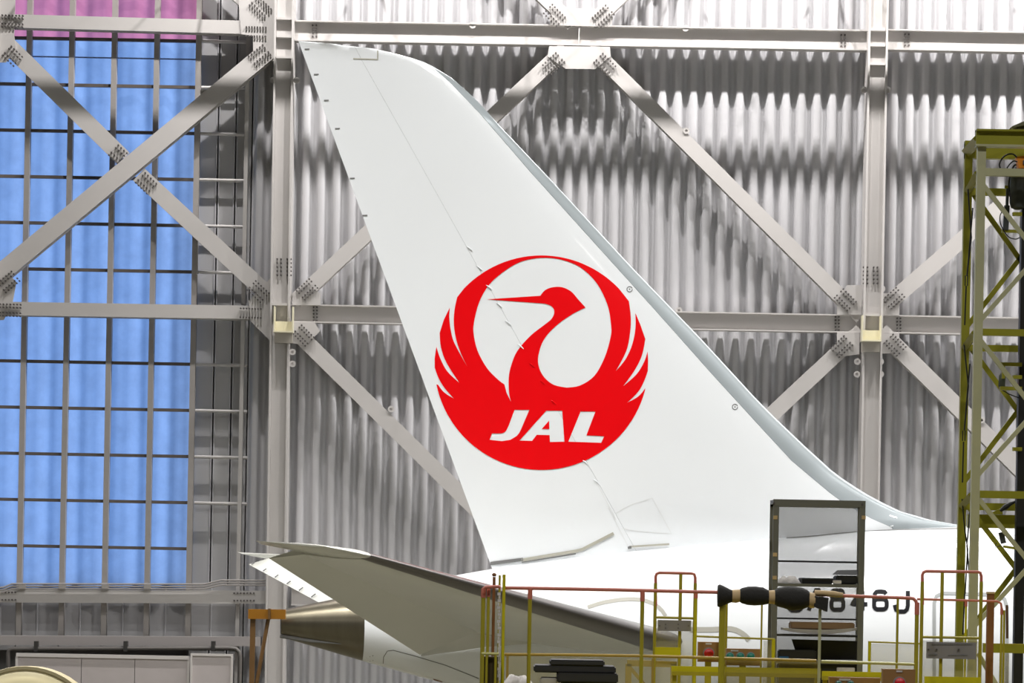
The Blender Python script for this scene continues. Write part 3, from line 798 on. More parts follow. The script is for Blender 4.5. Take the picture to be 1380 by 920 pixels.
# ------------------------------------------------------------------ orange stand at the tail cone
ts = thing('tail_stand', (W(345, 900, 61).x, 61.3, 0), 'orange and brown metal stand beside the tail cone', 'stand')
a, b = W(335, 827, 61), W(385, 827.5, 61)
MB().bar(a, b, .19, .22).build('crossbeam', orange, ts)
MB().bar(W(362, 827, 60.97), W(365, 827, 60.97), .21, .26).build('clamp', stand_brown, ts)
p = W(341, 833, 61); MB().aabb(p.x - .05, p.x + .05, 60.95, 61.05, 0, p.z).build('leg', stand_brown, ts)
p, q = W(361.5, 833, 61), W(346, 920, 61); d = (q - p); MB().tube([p, p + d * (p.z / -d.z)], .04, 8).build('strut', stand_brown, ts)
p = W(341, 833, 61); MB().aabb(p.x - .4, p.x + .4, 60.6, 61.4, 0, .06).build('foot_plate', stand_brown, ts)

# ------------------------------------------------------------------ cream round cover, bottom left
YCV = 45.0; sc_ = YCV / F
rc = thing('round_cover', (W(33, 1000, YCV).x, YCV, 0), 'cream round dished cover with a darker rim, low before the partition', 'cover')
c = W(33, 1003, YCV); R0 = 106 * sc_
def lathe_y(c, prof, n=48):
    return [[c + Vector((r * math.cos(2 * math.pi * k / n), y, r * math.sin(2 * math.pi * k / n))) for k in range(n)] for r, y in prof]
MB().loft(lathe_y(c, [(R0 * .95, .0), (R0 * .94, -.02), (R0 * .8, -.10), (R0 * .5, -.2), (R0 * .02, -.25)])).build('dish', cream, rc, smooth=True)
MB().loft(lathe_y(c, [(R0 * .945, -.015), (R0 * .955, -.03), (R0 * .995, -.02), (R0, .03), (R0 * .99, .5), (R0 * .9, .5)])).build('rim', creamrim, rc, smooth=True)
for sx in (-1, 1): MB().tube([c + Vector((sx * .5, .2, -.6)), Vector((c.x + sx * .8, YCV + .2, 0))], .05, 8).build('leg', stand_brown, rc)

# ------------------------------------------------------------------ work platform in front of the tail
YR1 = 27.0; YR2 = 29.4
DZ = W(690, 797, YR1).z - 1.12
wp = thing('work_platform', (W(1010, 900, 28.6).x, 28.6, 0), 'yellow steel work platform deck carrying the rails and rack', 'platform')
xa, xb = W(648, 900, YR1).x, W(1560, 900, YR1).x
MB().aabb(xa, xb, 26.6, 30.9, DZ - .12, DZ).build('deck', yellow, wp)
for x in (xa + .2, (xa + xb) / 2, xb - .2):
    for y in (26.8, 30.7): MB().aabb(x - .06, x + .06, y - .06, y + .06, 0, DZ - .12).build('leg', yellow, wp)

def rail_pipe(t, pts, Y, r, mt, name='rail'): return MB().tube([W(x, y, Y) for x, y in pts], r, 8).build(name, mt, t, smooth=True)
def post(t, x, y0, Y, w=.05, mt=yellow, red_to=None, ztop=None, zb=None):
    p = W(x, y0, Y); zb = DZ if zb is None else zb
    MB().tube([(p.x, Y, zb), (p.x, Y, p.z)], w / 2, 8).build('post', mt, t, smooth=True)
    if red_to:
        q = W(x, red_to, Y); MB().tube([(p.x, Y, q.z), (p.x, Y, p.z + .003)], w / 2 + .003, 8).build('red_end', redpink, t, smooth=True)
# front guard rail, section left of the foam pads
gr = thing('guard_rail', (W(830, 900, YR1).x, YR1, DZ), 'yellow posts with red top rail and clear film, beside the chain posts', 'guard rail')
rail_pipe(gr, [(680, 791.8), (830, 794.5), (973, 798), (1100, 801)], YR1, .015, redpink, 'top_rail')
for x, yy in ((714.5, 793), (866, 796)): post(gr, x, yy, YR1, .034, yellow, yy + 14)
post(gr, 974, 800, YR1, .055, yellow)
rail_pipe(gr, [(680, 881.5), (760, 882), (865, 883.5), (973, 886.5), (1100, 890)], YR1, .013, mat('mid_rail_gold', (178, 146, 40), .4), 'mid_rail')
fsn = thing('film_screen', (W(780, 900, 29.2).x, 29.2, DZ), 'clear film screen standing behind the black foam slabs', 'screen')
a, b = W(684, 884.5, 29.2), W(880, 887, 29.2)
MB().aabb(a.x, b.x, 29.2, 29.21, DZ + .02, b.z).build('film', film_clear, fsn)
for x in (a.x, b.x): MB().aabb(x - .012, x + .012, 29.19, 29.22, DZ, b.z).build('edge_bar', gold, fsn)
a, b = W(973, 889, YR1 + .04), W(1104, 891, YR1 + .04)
MB().aabb(a.x, b.x, YR1 + .04, YR1 + .05, DZ + .02, b.z).build('film_panel', film, gr)
gr2 = thing('guard_rail', (W(1160, 900, YR1).x, YR1, DZ), 'short guard rail with red top bar from the foam pads to the plate gate', 'guard rail')
rail_pipe(gr2, [(1101, 801), (1133, 802.3), (1225, 805.5), (1231, 806.5), (1234.5, 810), (1235.5, 816)], YR1, .015, redpink, 'top_rail')
post(gr2, 1105.5, 803, YR1, .026, palegreen); post(gr2, 1210, 806, YR1, .022, yellow); post(gr2, 1236, 812, YR1, .036, yellow, 828)
rail_pipe(gr2, [(1107, 891), (1235, 895)], YR1, .013, mat('mid_rail_pale', (190, 186, 110), .4), 'mid_rail')
# left end return with chain posts
er = thing('rail_end_frame', (W(665, 900, 26.8).x, 26.9, DZ), 'cluster of yellow and rusty posts with a red cap at the rail end', 'posts')
rail_pipe(er, [(651, 799), (651.5, 793), (654, 791), (672, 790), (675, 792)], 26.7, .014, redpink, 'red_cap')
for x, y0, w, mt_, rt in ((651.5, 793, .036, yellow, 805), (658.5, 793, .026, yellow, 804)): post(er, x, y0, 26.75, w, mt_, rt)
post(er, 666, 777, 26.9, .026, rust)
p = W(666, 776.5, 26.9); MB().tube([p, p + Vector((0, 0, .015)), p + Vector((0, 0, .03))], [.012, .022, .01], 8).build('ball_top', rust, er)
post(er, 679.5, 774, 26.95, .028, ybright); post(er, 673.5, 775, 27.15, .02, yellow)
chain = MB()
for k in range(26):
    p = W(672.5 + .6 * math.sin(k * 1.3), 800 + k * 4.6, 26.72); chain.box(p, (.008 if k % 2 else .014, 0, 0), (0, .008, 0), (0, 0, .013))
tag(chain.build('hanging_chain', cloth, er), kind='stuff')
dk = mat('box_dark_brown', (66, 54, 16), .6)
a, b = W(650.5, 881, 26.7), W(671, 881, 26.7)
MB().aabb(a.x, b.x, 26.72, 27.1, DZ, a.z - .02).build('lower_box', dk, er)
rail_pipe(er, [(649, 880.5), (672, 881)], 26.68, .013, mat('mid_rail_pale', (190, 186, 110)), 'box_rail')
for x in (651, 656, 668): post(er, x, 882, 26.68, .022, yellow)

# hoop gate with grey plate, left
def hoop_gate(label, x0, x1, y0, xm, ym, Y, plate_box, toe, yb, group=None, ptxt=False):
    t = thing('hoop_gate', (W((x0 + x1) / 2, 900, Y).x, Y, DZ), label, 'gate', group)
    r = .0135; cr_ = 5
    rail_pipe(t, [(x0 + .3, y0 + 45), (x0, y0 + cr_), (x0 + 1.5, y0 + 1.5), (x0 + cr_, y0), (x1 - cr_, y0 + .9), (x1 - 1.5, y0 + 2), (x1, y0 + cr_ + 1.5), (x1 - .3, y0 + 45)], Y, r, redpink, 'hoop')
    for x in (x0, xm, x1):
        p = W(x, y0 + (14 if x != xm else 2), Y)
        MB().tube([(p.x, Y, DZ), (p.x, Y, p.z)], r + .002, 8).build('upright', yellow, t, smooth=True)
    rail_pipe(t, [(x0, ym), (x1, ym + 1.5)], Y, .012, yellow, 'cross_bar')
    a, b = W(plate_box[0], plate_box[1], Y - .03), W(plate_box[2], plate_box[3], Y - .03)
    pl = MB().aabb(a.x, b.x, Y - .045, Y - .03, b.z, a.z).build('sign_plate', plate, t)
    a, b = W(x0, ym + 3, Y + .03), W(x1, yb, Y + .03)
    MB().aabb(a.x, b.x, Y + .03, Y + .04, DZ + .01, a.z - .01).build('film_panel', film_clear, t)
    if toe:
        a, b = W(toe[0], toe[1], Y - .02), W(toe[2], toe[3], Y - .02)
        MB().aabb(a.x, b.x, Y - .03, Y - .01, b.z, a.z).build('toe_board', ybright, t)
    return t, pl
hg1, pl1 = hoop_gate('hoop gate with riveted grey plate and yellow toe board, beside the red button', 883.5, 937, 771.5, 917.5, 831.5, YR2, (886.5, 835, 931, 850.5), (882.5, 871.5, 917, 884), 920)
for x, y in ((889, 843), (897, 841), (897, 846), (914, 841), (914, 846), (928, 843)):
    p = W(x, y, YR2 - .05); MB().tube([p, p + Vector((0, .012, 0))], .006, 6).build('rivet', boltm, pl1)
post(hg1, 938, 797, YR2 - .1, .03, ybright, 806)
hg2, pl2 = hoop_gate('tall hoop gate with printed grey plate in front of the tower foot', 1243, 1322.5, 769.5, 1270, 858, YR1 + .3, (1248.5, 864.5, 1315, 888), (1246, 911, 1322, 930), 930)
def text_marks(pl, rows, Y):
    for x0, x1, y, h in rows:
        x = x0
        while x < x1:
            w = random.uniform(1.2, 2.2); a, b = W(x, y, Y), W(min(x1, x + w), y + h, Y)
            MB().aabb(a.x, b.x, Y - .004, Y + .004, b.z, a.z).build('printed_mark', gapm, pl); x += w + random.uniform(.8, 1.3)
# rear low rails with film
rr_ = thing('rear_rail', (W(990, 900, YR2 + .3).x, YR2 + .3, DZ), 'low yellow rear rail with film beside the button boxes', 'rail')
rail_pipe(rr_, [(938, 857), (1044, 861)], YR2 + .3, .01, yellow, 'rail')
post(rr_, 1027, 805, YR2 + .3, .018, yellow); post(rr_, 1042.5, 861, YR2 + .3, .034, ybright); post(rr_, 979, 806, YR2 + .3, .03, yellow)
a, b = W(1029, 863, YR2 + .33), W(1040, 863, YR2 + .33)
MB().aabb(a.x, b.x, YR2 + .33, YR2 + .34, DZ + .01, a.z).build('film_panel', film_clear, rr_)
rr2 = thing('rear_rail', (W(1205, 900, YR2 + .6).x, YR2 + .6, DZ), 'low yellow rear rail with film behind the brown lever box', 'rail')
rail_pipe(rr2, [(1170, 864.5), (1243, 867)], YR2 + .6, .009, yellow, 'rail')
post(rr2, 1172, 864.5, YR2 + .6, .03, ybright)
a, b = W(1174, 866, YR2 + .62), W(1240, 868, YR2 + .62)
MB().aabb(a.x, b.x, YR2 + .62, YR2 + .63, DZ + .01, b.z).build('film_panel', film_clear, rr2)
# toe boards
for lab, x0, x1, y0, y1, Y in (('long yellow toe board below the three green buttons', 905, 1106, 897, 908, 28.3), ('yellow toe board strip in front of the rack foot', 1108, 1188, 904, 912, 28.2)):
    t = thing('toe_board', (W((x0 + x1) / 2, 900, Y).x, Y, DZ), lab, 'toe board')
    a, b = W(x0, y0, Y), W(x1, y1, Y)
    MB().aabb(a.x, b.x, Y, Y + .02, b.z, a.z).build('board', ybright, t)
    MB().aabb(a.x, b.x, Y - .02, Y + .03, b.z - .035, b.z).build('lower_lip', yellow, t)
    for x in (a.x + .03, b.x - .03): MB().aabb(x - .02, x + .02, Y + .02, Y + .05, DZ, b.z).build('bracket', yellow, t)
# sub-frame behind the film
sf = thing('trestle', (W(890, 905, 30.5).x, 30.5, DZ), 'golden braced sub-frame behind the clear film near the black slabs', 'trestle')
MB().bar(W(845, 893, 30.5), W(912, 895, 30.5), .06, .06).build('top_bar', gold, sf)
MB().bar(W(848, 898, 30.5), W(875, 930, 30.5), .035, .04).build('brace', gold, sf)
for x in (847, 908):
    p = W(x, 894, 30.5); MB().aabb(p.x - .03, p.x + .03, 30.47, 30.53, DZ, p.z).build('upright', gold, sf)

# control boxes
def control_box(label, x0, x1, y0, y1, Y, btns):
    t = thing('control_box', (W((x0 + x1) / 2, y1, Y).x, Y, DZ), label, 'control box')
    a, b = W(x0, y0, Y), W(x1, y1, Y)
    bx_ = MB().aabb(a.x, b.x, Y, Y + .12, b.z, a.z).build('box', brown, t)
    MB().aabb((a.x + b.x) / 2 - .03, (a.x + b.x) / 2 + .03, Y + .03, Y + .09, DZ, b.z).build('stem', yellow, t)
    for x, y, r, mt_ in btns:
        p = W(x, y, Y); R = r * Y / F
        MB().loft(lathe_y(p, [(R * .8, 0), (R, -.02), (R, -.05), (R * .6, -.065), (R * .05, -.07)], 20)).build('button', mt_, t, smooth=True)
        MB().loft(lathe_y(p, [(R * 1.25, 0), (R * 1.25, -.012), (R * .9, -.015)], 20)).build('button_collar', plate, t, smooth=True)
    return t, bx_
cb1, b1 = control_box('brown control box with one large red mushroom button', 941, 969, 864.5, 892, 29.9, [(955, 880, 6.4, redb)])
cb2, b2 = control_box('brown control box with a row of three green buttons', 979, 1024, 873.5, 897, 29.3, [(983.5, 884, 4.8, greenb), (997.5, 884, 4.8, greenb), (1011.5, 884, 4.8, greenb)])
cb3, b3 = control_box('brown control box with a red button, under the short rail beside the plate gate', 1190, 1233, 901, 945, 26.7, [(1212, 920, 7, redb)])
cb4, b4 = control_box('wide low brown control box beneath the rack foot toe board', 1118, 1186, 912, 945, 27.6, [(1130, 921, 4, greenb), (1146, 921, 4, greenb)])
for bx_, rows, Y in ((b1, [(951, 959, 866, 2.4)], 29.9), (b2, [(985, 995, 875.5, 2)], 29.3), (b3, [(1208, 1216, 903, 2.5), (1208, 1216, 913, 2)], 26.7), (b4, [(1131, 1146, 914, 3)], 27.6)):
    for x0, x1, y, h in rows:
        a, b = W(x0, y, Y), W(x1, y + h, Y); MB().aabb(a.x, b.x, Y - .006, Y + .004, b.z, a.z).build('label_tag', cloth, bx_)
text_marks(pl2, [(1256, 1310, 867, 1.6), (1251, 1264, 881, 2), (1278, 1304, 882, 1.2)], YR1 + .3 - .046)
for x in (1251, 1262, 1292):
    p = W(x, 875, YR1 + .3 - .046); MB().tube([p, p + Vector((0, -.01, 0))], .009, 8).build('rivet', boltm, pl2)

# ------------------------------------------------------------------ mesh rack with things on its shelves
YK = 30.4; DK = .42
rk = thing('storage_rack', (W(1104, 900, YK).x, YK + DK / 2, DZ), 'tall dark grey steel rack with mesh back and four shelves', 'rack')
xl, xr = W(1040.5, 790, YK).x, W(1164.5, 790, YK).x; zt_ = W(1104, 674, YK).z
pw = .055
for x0 in (xl, xr - pw):
    for y0 in (YK, YK + DK - .03):
        mb = MB(); 
        w_ = pw if y0 == YK else .03
        xx0 = x0 if (y0 == YK or x0 == xl) else xr - .03
        mb.aabb(xx0, xx0 + w_, y0, y0 + .03, DZ, zt_); mb.build('upright', rackm, rk)
for y0 in (YK - .004, YK + DK - .03):
    MB().aabb(xl, xr, y0, y0 + .03, zt_ - .06, zt_ + .004).build('top_bar', rackm, rk)
for x0 in (xl, xr - .03):
    MB().aabb(x0, x0 + .03, YK + .03, YK + DK - .03, zt_ - .04, zt_).build('top_bar', rackm, rk)
MB().aabb(xl + .03, xr - .03, YK + DK + .002, YK + DK + .006, DZ + .05, zt_ - .03).build('mesh_back', mesh_panel, rk)
shelf_z = []
for y, th in ((755, .018), (786.5, .03), (833, .016), (855, .02), (890, .03)):
    z = W(1104, y, YK).z; shelf_z.append(z)
    front = rackm if th == .03 else blackp
    MB().aabb(xl + .03, xr - .03, YK + .01, YK + DK - .03, z - th, z).build('shelf', front, rk) if y not in (755, 833) else MB().aabb(xl + .03, xr - .03, YK + DK - .06, YK + DK - .03, z - th, z).build('rear_bar', blackp, rk)
for x, y in ((1045, 697), (1044.5, 747), (1044, 778), (1164, 697)):
    p = W(x, y, YK - .004); MB().aabb(p.x - .02, p.x + .02, YK - .006, YK - .001, p.z - .018, p.z + .018).build('tape_mark', tape, rk)
for x, y in ((1043, 678), (1162, 679.5)):
    p = W(x, y, YK - .01); MB().tube([p, p + Vector((0, .012, 0))], .012, 8).build('rivet', boltm, rk)
def lump(name, label, cat, x0, x1, y0, z, mt_, seed, Y=YK + .05, dep=.25, amp=.3):
    random.seed(seed); a, b = W(x0, y0, Y), W(x1, y0, Y); h = a.z - z; nx, ny = 14, 6
    vs = []
    for j in range(ny + 1):
        for i in range(nx + 1):
            u, v = i / nx, j / ny; e = min(1, 4 * min(u, 1 - u) + .15) * min(1, 4 * min(v, 1 - v) + .15)
            vs.append((a.x + (b.x - a.x) * u, Y + dep * v, z + h * e * (1 - amp * random.random())))
    k = len(vs); vs += [(p[0], p[1], z + .002) for p in vs[:]]
    fs = []
    for j in range(ny):
        for i in range(nx):
            q = (j * (nx + 1) + i, j * (nx + 1) + i + 1, (j + 1) * (nx + 1) + i + 1, (j + 1) * (nx + 1) + i)
            fs.append(q); fs.append(tuple(t_ + k for t_ in q[::-1]))
    per = [i for i in range(nx + 1)] + [j * (nx + 1) + nx for j in range(1, ny + 1)] + [ny * (nx + 1) + i for i in range(nx - 1, -1, -1)] + [j * (nx + 1) for j in range(ny - 1, 0, -1)]
    for i in range(len(per)): a_, b_ = per[i], per[(i + 1) % len(per)]; fs.append((a_, b_, b_ + k, a_ + k))
    return tag(MB().add(vs, fs).build(name, mt_, smooth='all'), label, cat)
def bevel_box(name, label, cat, x0, x1, y0, y1, Y, dep, mt_, z=None, parent=None, bev=.012, tilt=0):
    a, b = W(x0, y0, Y), W(x1, y1, Y); zb = b.z if z is None else z
    mb = MB().aabb(a.x, b.x, Y, Y + dep, zb, a.z); o = mb.build(name, mt_, parent)
    bm = bmesh.new(); bm.from_mesh(o.data); bmesh.ops.bevel(bm, geom=bm.edges[:], offset=bev, segments=2, affect='EDGES'); bm.to_mesh(o.data); bm.free()
    if parent is None: tag(o, label, cat)
    return o
s2 = shelf_z[1]; s4 = shelf_z[3]; s5 = shelf_z[4]
lump('crumpled_rag', 'crumpled pale striped rag on the upper rack shelf', 'rag', 1048, 1080, 775, s2, cloth, 3)
tr_ = thing('black_tray', (W(1101, 786, YK + .05).x, YK + .2, s2), 'low black tray lying on the upper rack shelf', 'tray')
bevel_box('tray_body', '', '', 1081, 1122, 779, 786, YK + .05, .3, blackp, s2 + .001, tr_, .006)
MB().aabb(W(1080, 780, YK + .05).x, W(1123, 780, YK + .05).x, YK + .04, YK + .36, W(1100, 779.5, YK).z - .012, W(1100, 778.6, YK).z).build('tray_rim', mat('tray_rim', (48, 48, 50), .4), tr_)
bc = thing('black_case', (W(1142, 786, YK + .05).x, YK + .2, s2), 'black lidded case on the upper rack shelf beside the upright', 'case')
bevel_box('case_body', '', '', 1127, 1156, 775, 786, YK + .04, .32, blackp, s2 + .001, bc, .012)
a, b = W(1126, 770.5, YK + .03), W(1156.5, 774.5, YK + .03)
MB().loft([[(a.x, YK + .03, b.z), (b.x, YK + .03, b.z), (b.x, YK + .37, b.z), (a.x, YK + .37, b.z)], [(a.x + .05, YK + .05, a.z + .02), (b.x, YK + .05, a.z + .025), (b.x, YK + .35, a.z + .02), (a.x + .05, YK + .35, a.z + .02)]]).build('case_lid', mat('tray_rim', (48, 48, 50)), bc)
bevel_box('white_box', 'small white box between the tray and the black case', 'box', 1122.5, 1134, 781.5, 786, YK + .02, .05, cloth, s2 + .001, None, .004)
ct_ = thing('cardboard_tray', (W(1106, 853, YK + .05).x, YK + .2, s4), 'flat cardboard tray with grey wrapping on the middle rack shelf', 'tray')
bevel_box('card_board', '', '', 1066, 1152, 837.5, 846, YK + .08, .26, cardboard, W(1100, 848, YK).z, ct_, .01)
wl = []
for i in range(15):
    x = 1056 + 100 * i / 14; sag = 6 * (1 - (2 * i / 14 - 1) ** 2)
    p = W(x, 845.5 + sag * .45, YK + .05); z0 = max(s4 + .002, W(x, 848.5 + sag, YK + .05).z)
    wl.append([(p.x, YK + .05, z0), (p.x, YK + .36, z0), (p.x, YK + .36, max(p.z, z0 + .01)), (p.x, YK + .05, max(p.z, z0 + .01))])
MB().loft(wl).build('wrapping', papers, ct_, smooth=True)
# black boards leaning on the lower shelf
bb = thing('black_board', (W(1112, 888, YK + .1).x, YK + .2, s5), 'large black sheet leaning on the lower rack shelf', 'board')
MB().prism([W(1067, 861, YK + .22), W(1155, 863.5, YK + .22), W(1156, 888.8, YK + .22), W(1076, 888.8, YK + .22)], (0, .03, 0)).build('sheet', blackp, bb)
bevel_box('black_bin', 'low black bin at the front of the lower rack shelf', 'bin', 1049, 1100, 875, 889, YK + .03, .15, blackp, s5 + .001)
bevel_box('blue_cloth', 'folded blue cloth on the lower rack shelf', 'cloth', 1050, 1063, 884, 889, YK + .006, .02, mat('cloth_blue', (40, 90, 130), .8), s5 + .001, None, .004)
bevel_box('black_toolbox', 'black tool box on the platform deck under the rack shelf', 'tool box', 1050, 1160, 893, 915, YK + .05, .25, blackp, DZ)
bevel_box('flat_parcel', 'pale flat parcel lying on the black tool box', 'parcel', 1128, 1152, 899, 905, YK + .02, .03, cloth, None, None, .004)

# ------------------------------------------------------------------ foam pads on the rail
fp = thing('foam_padding', W(1045, 800, YR1), 'black foam pads taped around the red top rail in front of the rack', 'padding')
def xlathe(prof, n=20):
    secs = []
    for px, r, dy in prof:
        c_ = W(px, 799.3 + (px - 1000) * .025 + dy, YR1); R = r * YR1 / F
        secs.append([c_ + Vector((0, R * math.cos(2 * math.pi * k / n), R * math.sin(2 * math.pi * k / n))) for k in range(n)])
    return MB().loft(secs)
xlathe([(967, 8, 1), (967.3, 14.5, 4), (970, 15.5, 4), (976, 13, 4), (983, 9.5, 4), (987.5, 7.8, 4)]).build('pad', foam, fp, smooth=True)
xlathe([(996, 8, 3), (1000, 10.5, 3), (1008, 12.5, 3), (1017, 13, 3), (1028, 12, 3), (1035, 9.5, 4), (1037, 8, 4)]).build('pad', foam, fp, smooth=True)
xlathe([(1043, 9, 4), (1048, 12.5, 4), (1058, 15, 4), (1068, 16.5, 5), (1080, 15, 5), (1088, 12, 5), (1091, 9, 5)]).build('pad', foam, fp, smooth=True)
a, b = W(1097, 802, YR1), None
MB().prism([W(1098, 803, YR1 - .06), W(1117, 805, YR1 - .06), W(1115, 824, YR1 - .06), W(1097, 817, YR1 - .06)], (0, .12, 0)).build('pad', foam, fp)
for prof in ([(986.5, 8.6, 4), (992, 9, 4), (997, 8.6, 3)], [(1035.5, 8.8, 4), (1040, 9.2, 4), (1044, 9.6, 4)], [(1090, 10.2, 6), (1094, 10.6, 7), (1098, 10, 7)], [(1098, 4, -3), (1110, 3.8, -3), (1125, 4.2, -2), (1131, 3.4, -1.5), (1136, 3.2, -1.2)]):
    xlathe(prof).build('tape_band', tape, fp, smooth=True)

# black slabs and rag on the deck, left
YS = 28.4
for lab, x0, x1, y0, y1, dep in (('topmost short slab of the black foam stack behind the rail film', 741, 815, 888.5, 898, .5), ('second, longer slab of the black foam stack behind the rail film', 719.5, 830, 896, 908, .6), ('third slab of the black foam stack, offset toward the rack', 751, 833, 906, 921, .55)):
    bevel_box('foam_slab', lab, 'foam slab', x0, x1, y0, y1 - .3, YS - (.05 if 'third' in lab else 0), dep, mat('slab_black', (38, 38, 40), .7, noise=.1))
bevel_box('equipment_case', 'black equipment case on the deck under the foam slabs', 'case', 755, 834, 921, 960, YS, .5, mat('slab_black', (38, 38, 40)), DZ)
bevel_box('grey_crate', 'pale grey crate on the deck beside the foam stack', 'crate', 728, 751, 913, 960, YS, .4, papers, DZ)
lump('white_rag', 'bundled white rag on a stool at the rail end', 'rag', 677, 720, 908, W(690, 925, 27.6).z, cloth, 8, 27.5, .3, .5)
st2 = thing('low_stool', (W(698, 930, 27.6).x, 27.65, DZ), 'small plain stool carrying the white rag', 'stool')
z_ = W(690, 925, 27.6).z; a, b = W(676, 925, 27.6), W(721, 925, 27.6)
MB().aabb(a.x, b.x, 27.45, 27.85, z_ - .03, z_ - .001).build('seat', yellow, st2)
for x in (a.x + .03, b.x - .03):
    for y in (27.5, 27.8): MB().aabb(x - .015, x + .015, y - .015, y + .015, DZ, z_ - .03).build('leg', yellow, st2)

# ------------------------------------------------------------------ yellow lift tower
tw = thing('lift_tower', (W(1340, 900, 31.5).x, 31.5, 0), 'yellow and pale green lattice lift tower with cross bracing', 'tower')
YN, YFAR = 31.0, 31.75
pn = W(1318, 440, YN); pf = W(1300.5, 440, YFAR)
XN, XF = W(1313.5, 690, YN).x, W(1296, 690, YFAR).x
ZTOP = W(1320, 190, YN).z
MB().aabb(XN - .042, XN + .042, YN - .04, YN + .04, 0, ZTOP).build('post', palegreen, tw)
MB().aabb(XF - .04, XF + .04, YFAR - .04, YFAR + .04, 0, W(1301, 190, YFAR).z).build('post', olive, tw)
XE = XN + 1.35
for X_, Y_, mt_ in ((XE, YN, palegreen), (XE, YFAR, olive)): MB().aabb(X_ - .042, X_ + .042, Y_ - .04, Y_ + .04, 0, ZTOP).build('post', mt_, tw)
# top frame of channel beams
def chan(p, q, h, d, mt_, name='ring_beam'): return MB().bar(p, q, h, d).build(name, mt_, tw)
zt0, zt1 = W(1320, 176, YN).z, W(1320, 197, YN).z
zz = (zt0 + zt1) / 2
top_t = chan(Vector((XN - .06, YN, zz)), Vector((XE + .1, YN, zz)), zt0 - zt1, .09, olive)
MB().aabb(XN - .06, XE + .1, YN - .09, YN + .05, zt1 - .01, zt1 + .01).build('flange_lip', palegreen, tw)
MB().aabb(XN - .06, XE + .1, YN - .09, YN + .05, zt0 - .012, zt0 + .006).build('flange_lip', olive, tw)
chan(Vector((XF - .04, YFAR, zz - .02)), Vector((XE + .1, YFAR, zz - .02)), zt0 - zt1, .09, olive)
p, q = Vector((XF, YFAR, zz - .02)), Vector((XN - .02, YN, zz)); MB().tube([p, q], .07, 4).build('ring_beam', olive, tw)
for y0, y1, mt_ in ((227, 237, palegreen), (443, 452, olive), (661, 671, olive)):
    za, zb_ = W(1330, y0, YN).z, W(1330, y1, YN).z
    MB().aabb(XN + .042, XE, YN - .035, YN + .03, zb_, za).build('ring_beam', mt_, tw)
    za2, zb2 = za - .1, zb_ - .1
    MB().aabb(XF + .04, XE, YFAR - .03, YFAR + .03, zb2, za2).build('ring_beam', olive, tw)
    MB().tube([(XF, YFAR - .04, (za2 + zb2) / 2), (XN - .02, YN + .04, (za + zb_) / 2)], .045, 4).build('ring_beam', olive, tw)
def diag(x0, y0, x1, y1, Y, mt_, w=.05): MB().bar(W(x0, y0, Y), W(x1, y1, Y), w, .03).build('diagonal', mt_, tw)
for x0, y0, x1, y1 in ((1324, 248, 1385, 325), (1320, 433, 1385, 360), (1321, 458, 1385, 540), (1318, 640, 1385, 565), (1318, 671, 1385, 755), (1312, 845, 1385, 765), (1318, 880, 1350, 935)): diag(x0, y0, x1, y1, YN - .02, palegreen, .045)
for x0, y0, x1, y1 in ((1305, 252, 1376, 352), (1303, 440, 1376, 346), (1303, 462, 1373, 555), (1300, 648, 1373, 552), (1300, 676, 1371, 768), (1298, 860, 1371, 764)): diag(x0, y0, x1, y1, YFAR + .02, olive, .05)
za, zb_ = W(1345, 693, YFAR).z, W(1345, 711, YFAR).z
MB().aabb(XN + .06, XE, YFAR + .1, YFAR + .2, zb_, za).build('cross_channel', olive, tw)
za, zb_ = W(1345, 868, YN).z, W(1345, 879, YN).z
MB().aabb(W(1322, 870, YN).x, XE + .3, YN - .2, YN - .1, zb_, za).build('landing_beam', olive, tw)
MB().aabb(W(1322, 870, YN).x, XE + .3, YN - .2, YN - .1, za + .001, za + .012).build('landing_lip', yellow, tw)
# black guide mast and small brackets
Xm = W(1376.5, 600, 31.4).x
MB().aabb(Xm - .045, Xm + .05, 31.35, 31.45, 0, W(1376, 280, 31.4).z).build('guide_mast', blackp, tw)
for y in (288.5, 491, 508, 523.5, 605): 
    p = W(1370, y, 31.3); l = .17 if y in (491, 523.5) else .04
    MB().aabb(p.x - l, p.x + .05, 31.27, 31.33, p.z - .018, p.z + .018).build('mast_bracket', olive, tw)
p = W(1345, 500, 31.3); MB().bar(W(1352, 510, 31.3), W(1352.5, 490, 31.3), .03, .03).build('mast_bracket', olive, tw)
# tie wires with turnbuckles
for ys in (([(1304.5, 255), (1309, 320), (1303, 372)], [(1302, 385), (1300, 438)], [(1311, 280), (1303.5, 370)], 378), ([(1299, 462), (1305, 520), (1299.5, 580)], [(1298.5, 595), (1297, 650)], [(1307, 490), (1299.5, 580)], 587), ([(1296.5, 672), (1300, 712), (1304, 740), (1300.5, 800)], [(1300, 800), (1297.5, 855)], [(1307, 690), (1303, 735), (1307, 785)], None)):
    for pts in ys[:3]: MB().tube([W(x, y, YFAR - .2) for x, y in pts], .008, 5).build('tie_wire', cable, tw)
    if ys[3]:
        x_ = 1302.5 if ys[3] < 400 else 1299
        mb = MB()
        for d in (-1.6, 1.6): mb.tube([W(x_ + d, ys[3] - 7, YFAR - .2), W(x_ + d - .3, ys[3] + 7, YFAR - .2)], .006, 5)
        mb.build('turnbuckle', cable, tw)
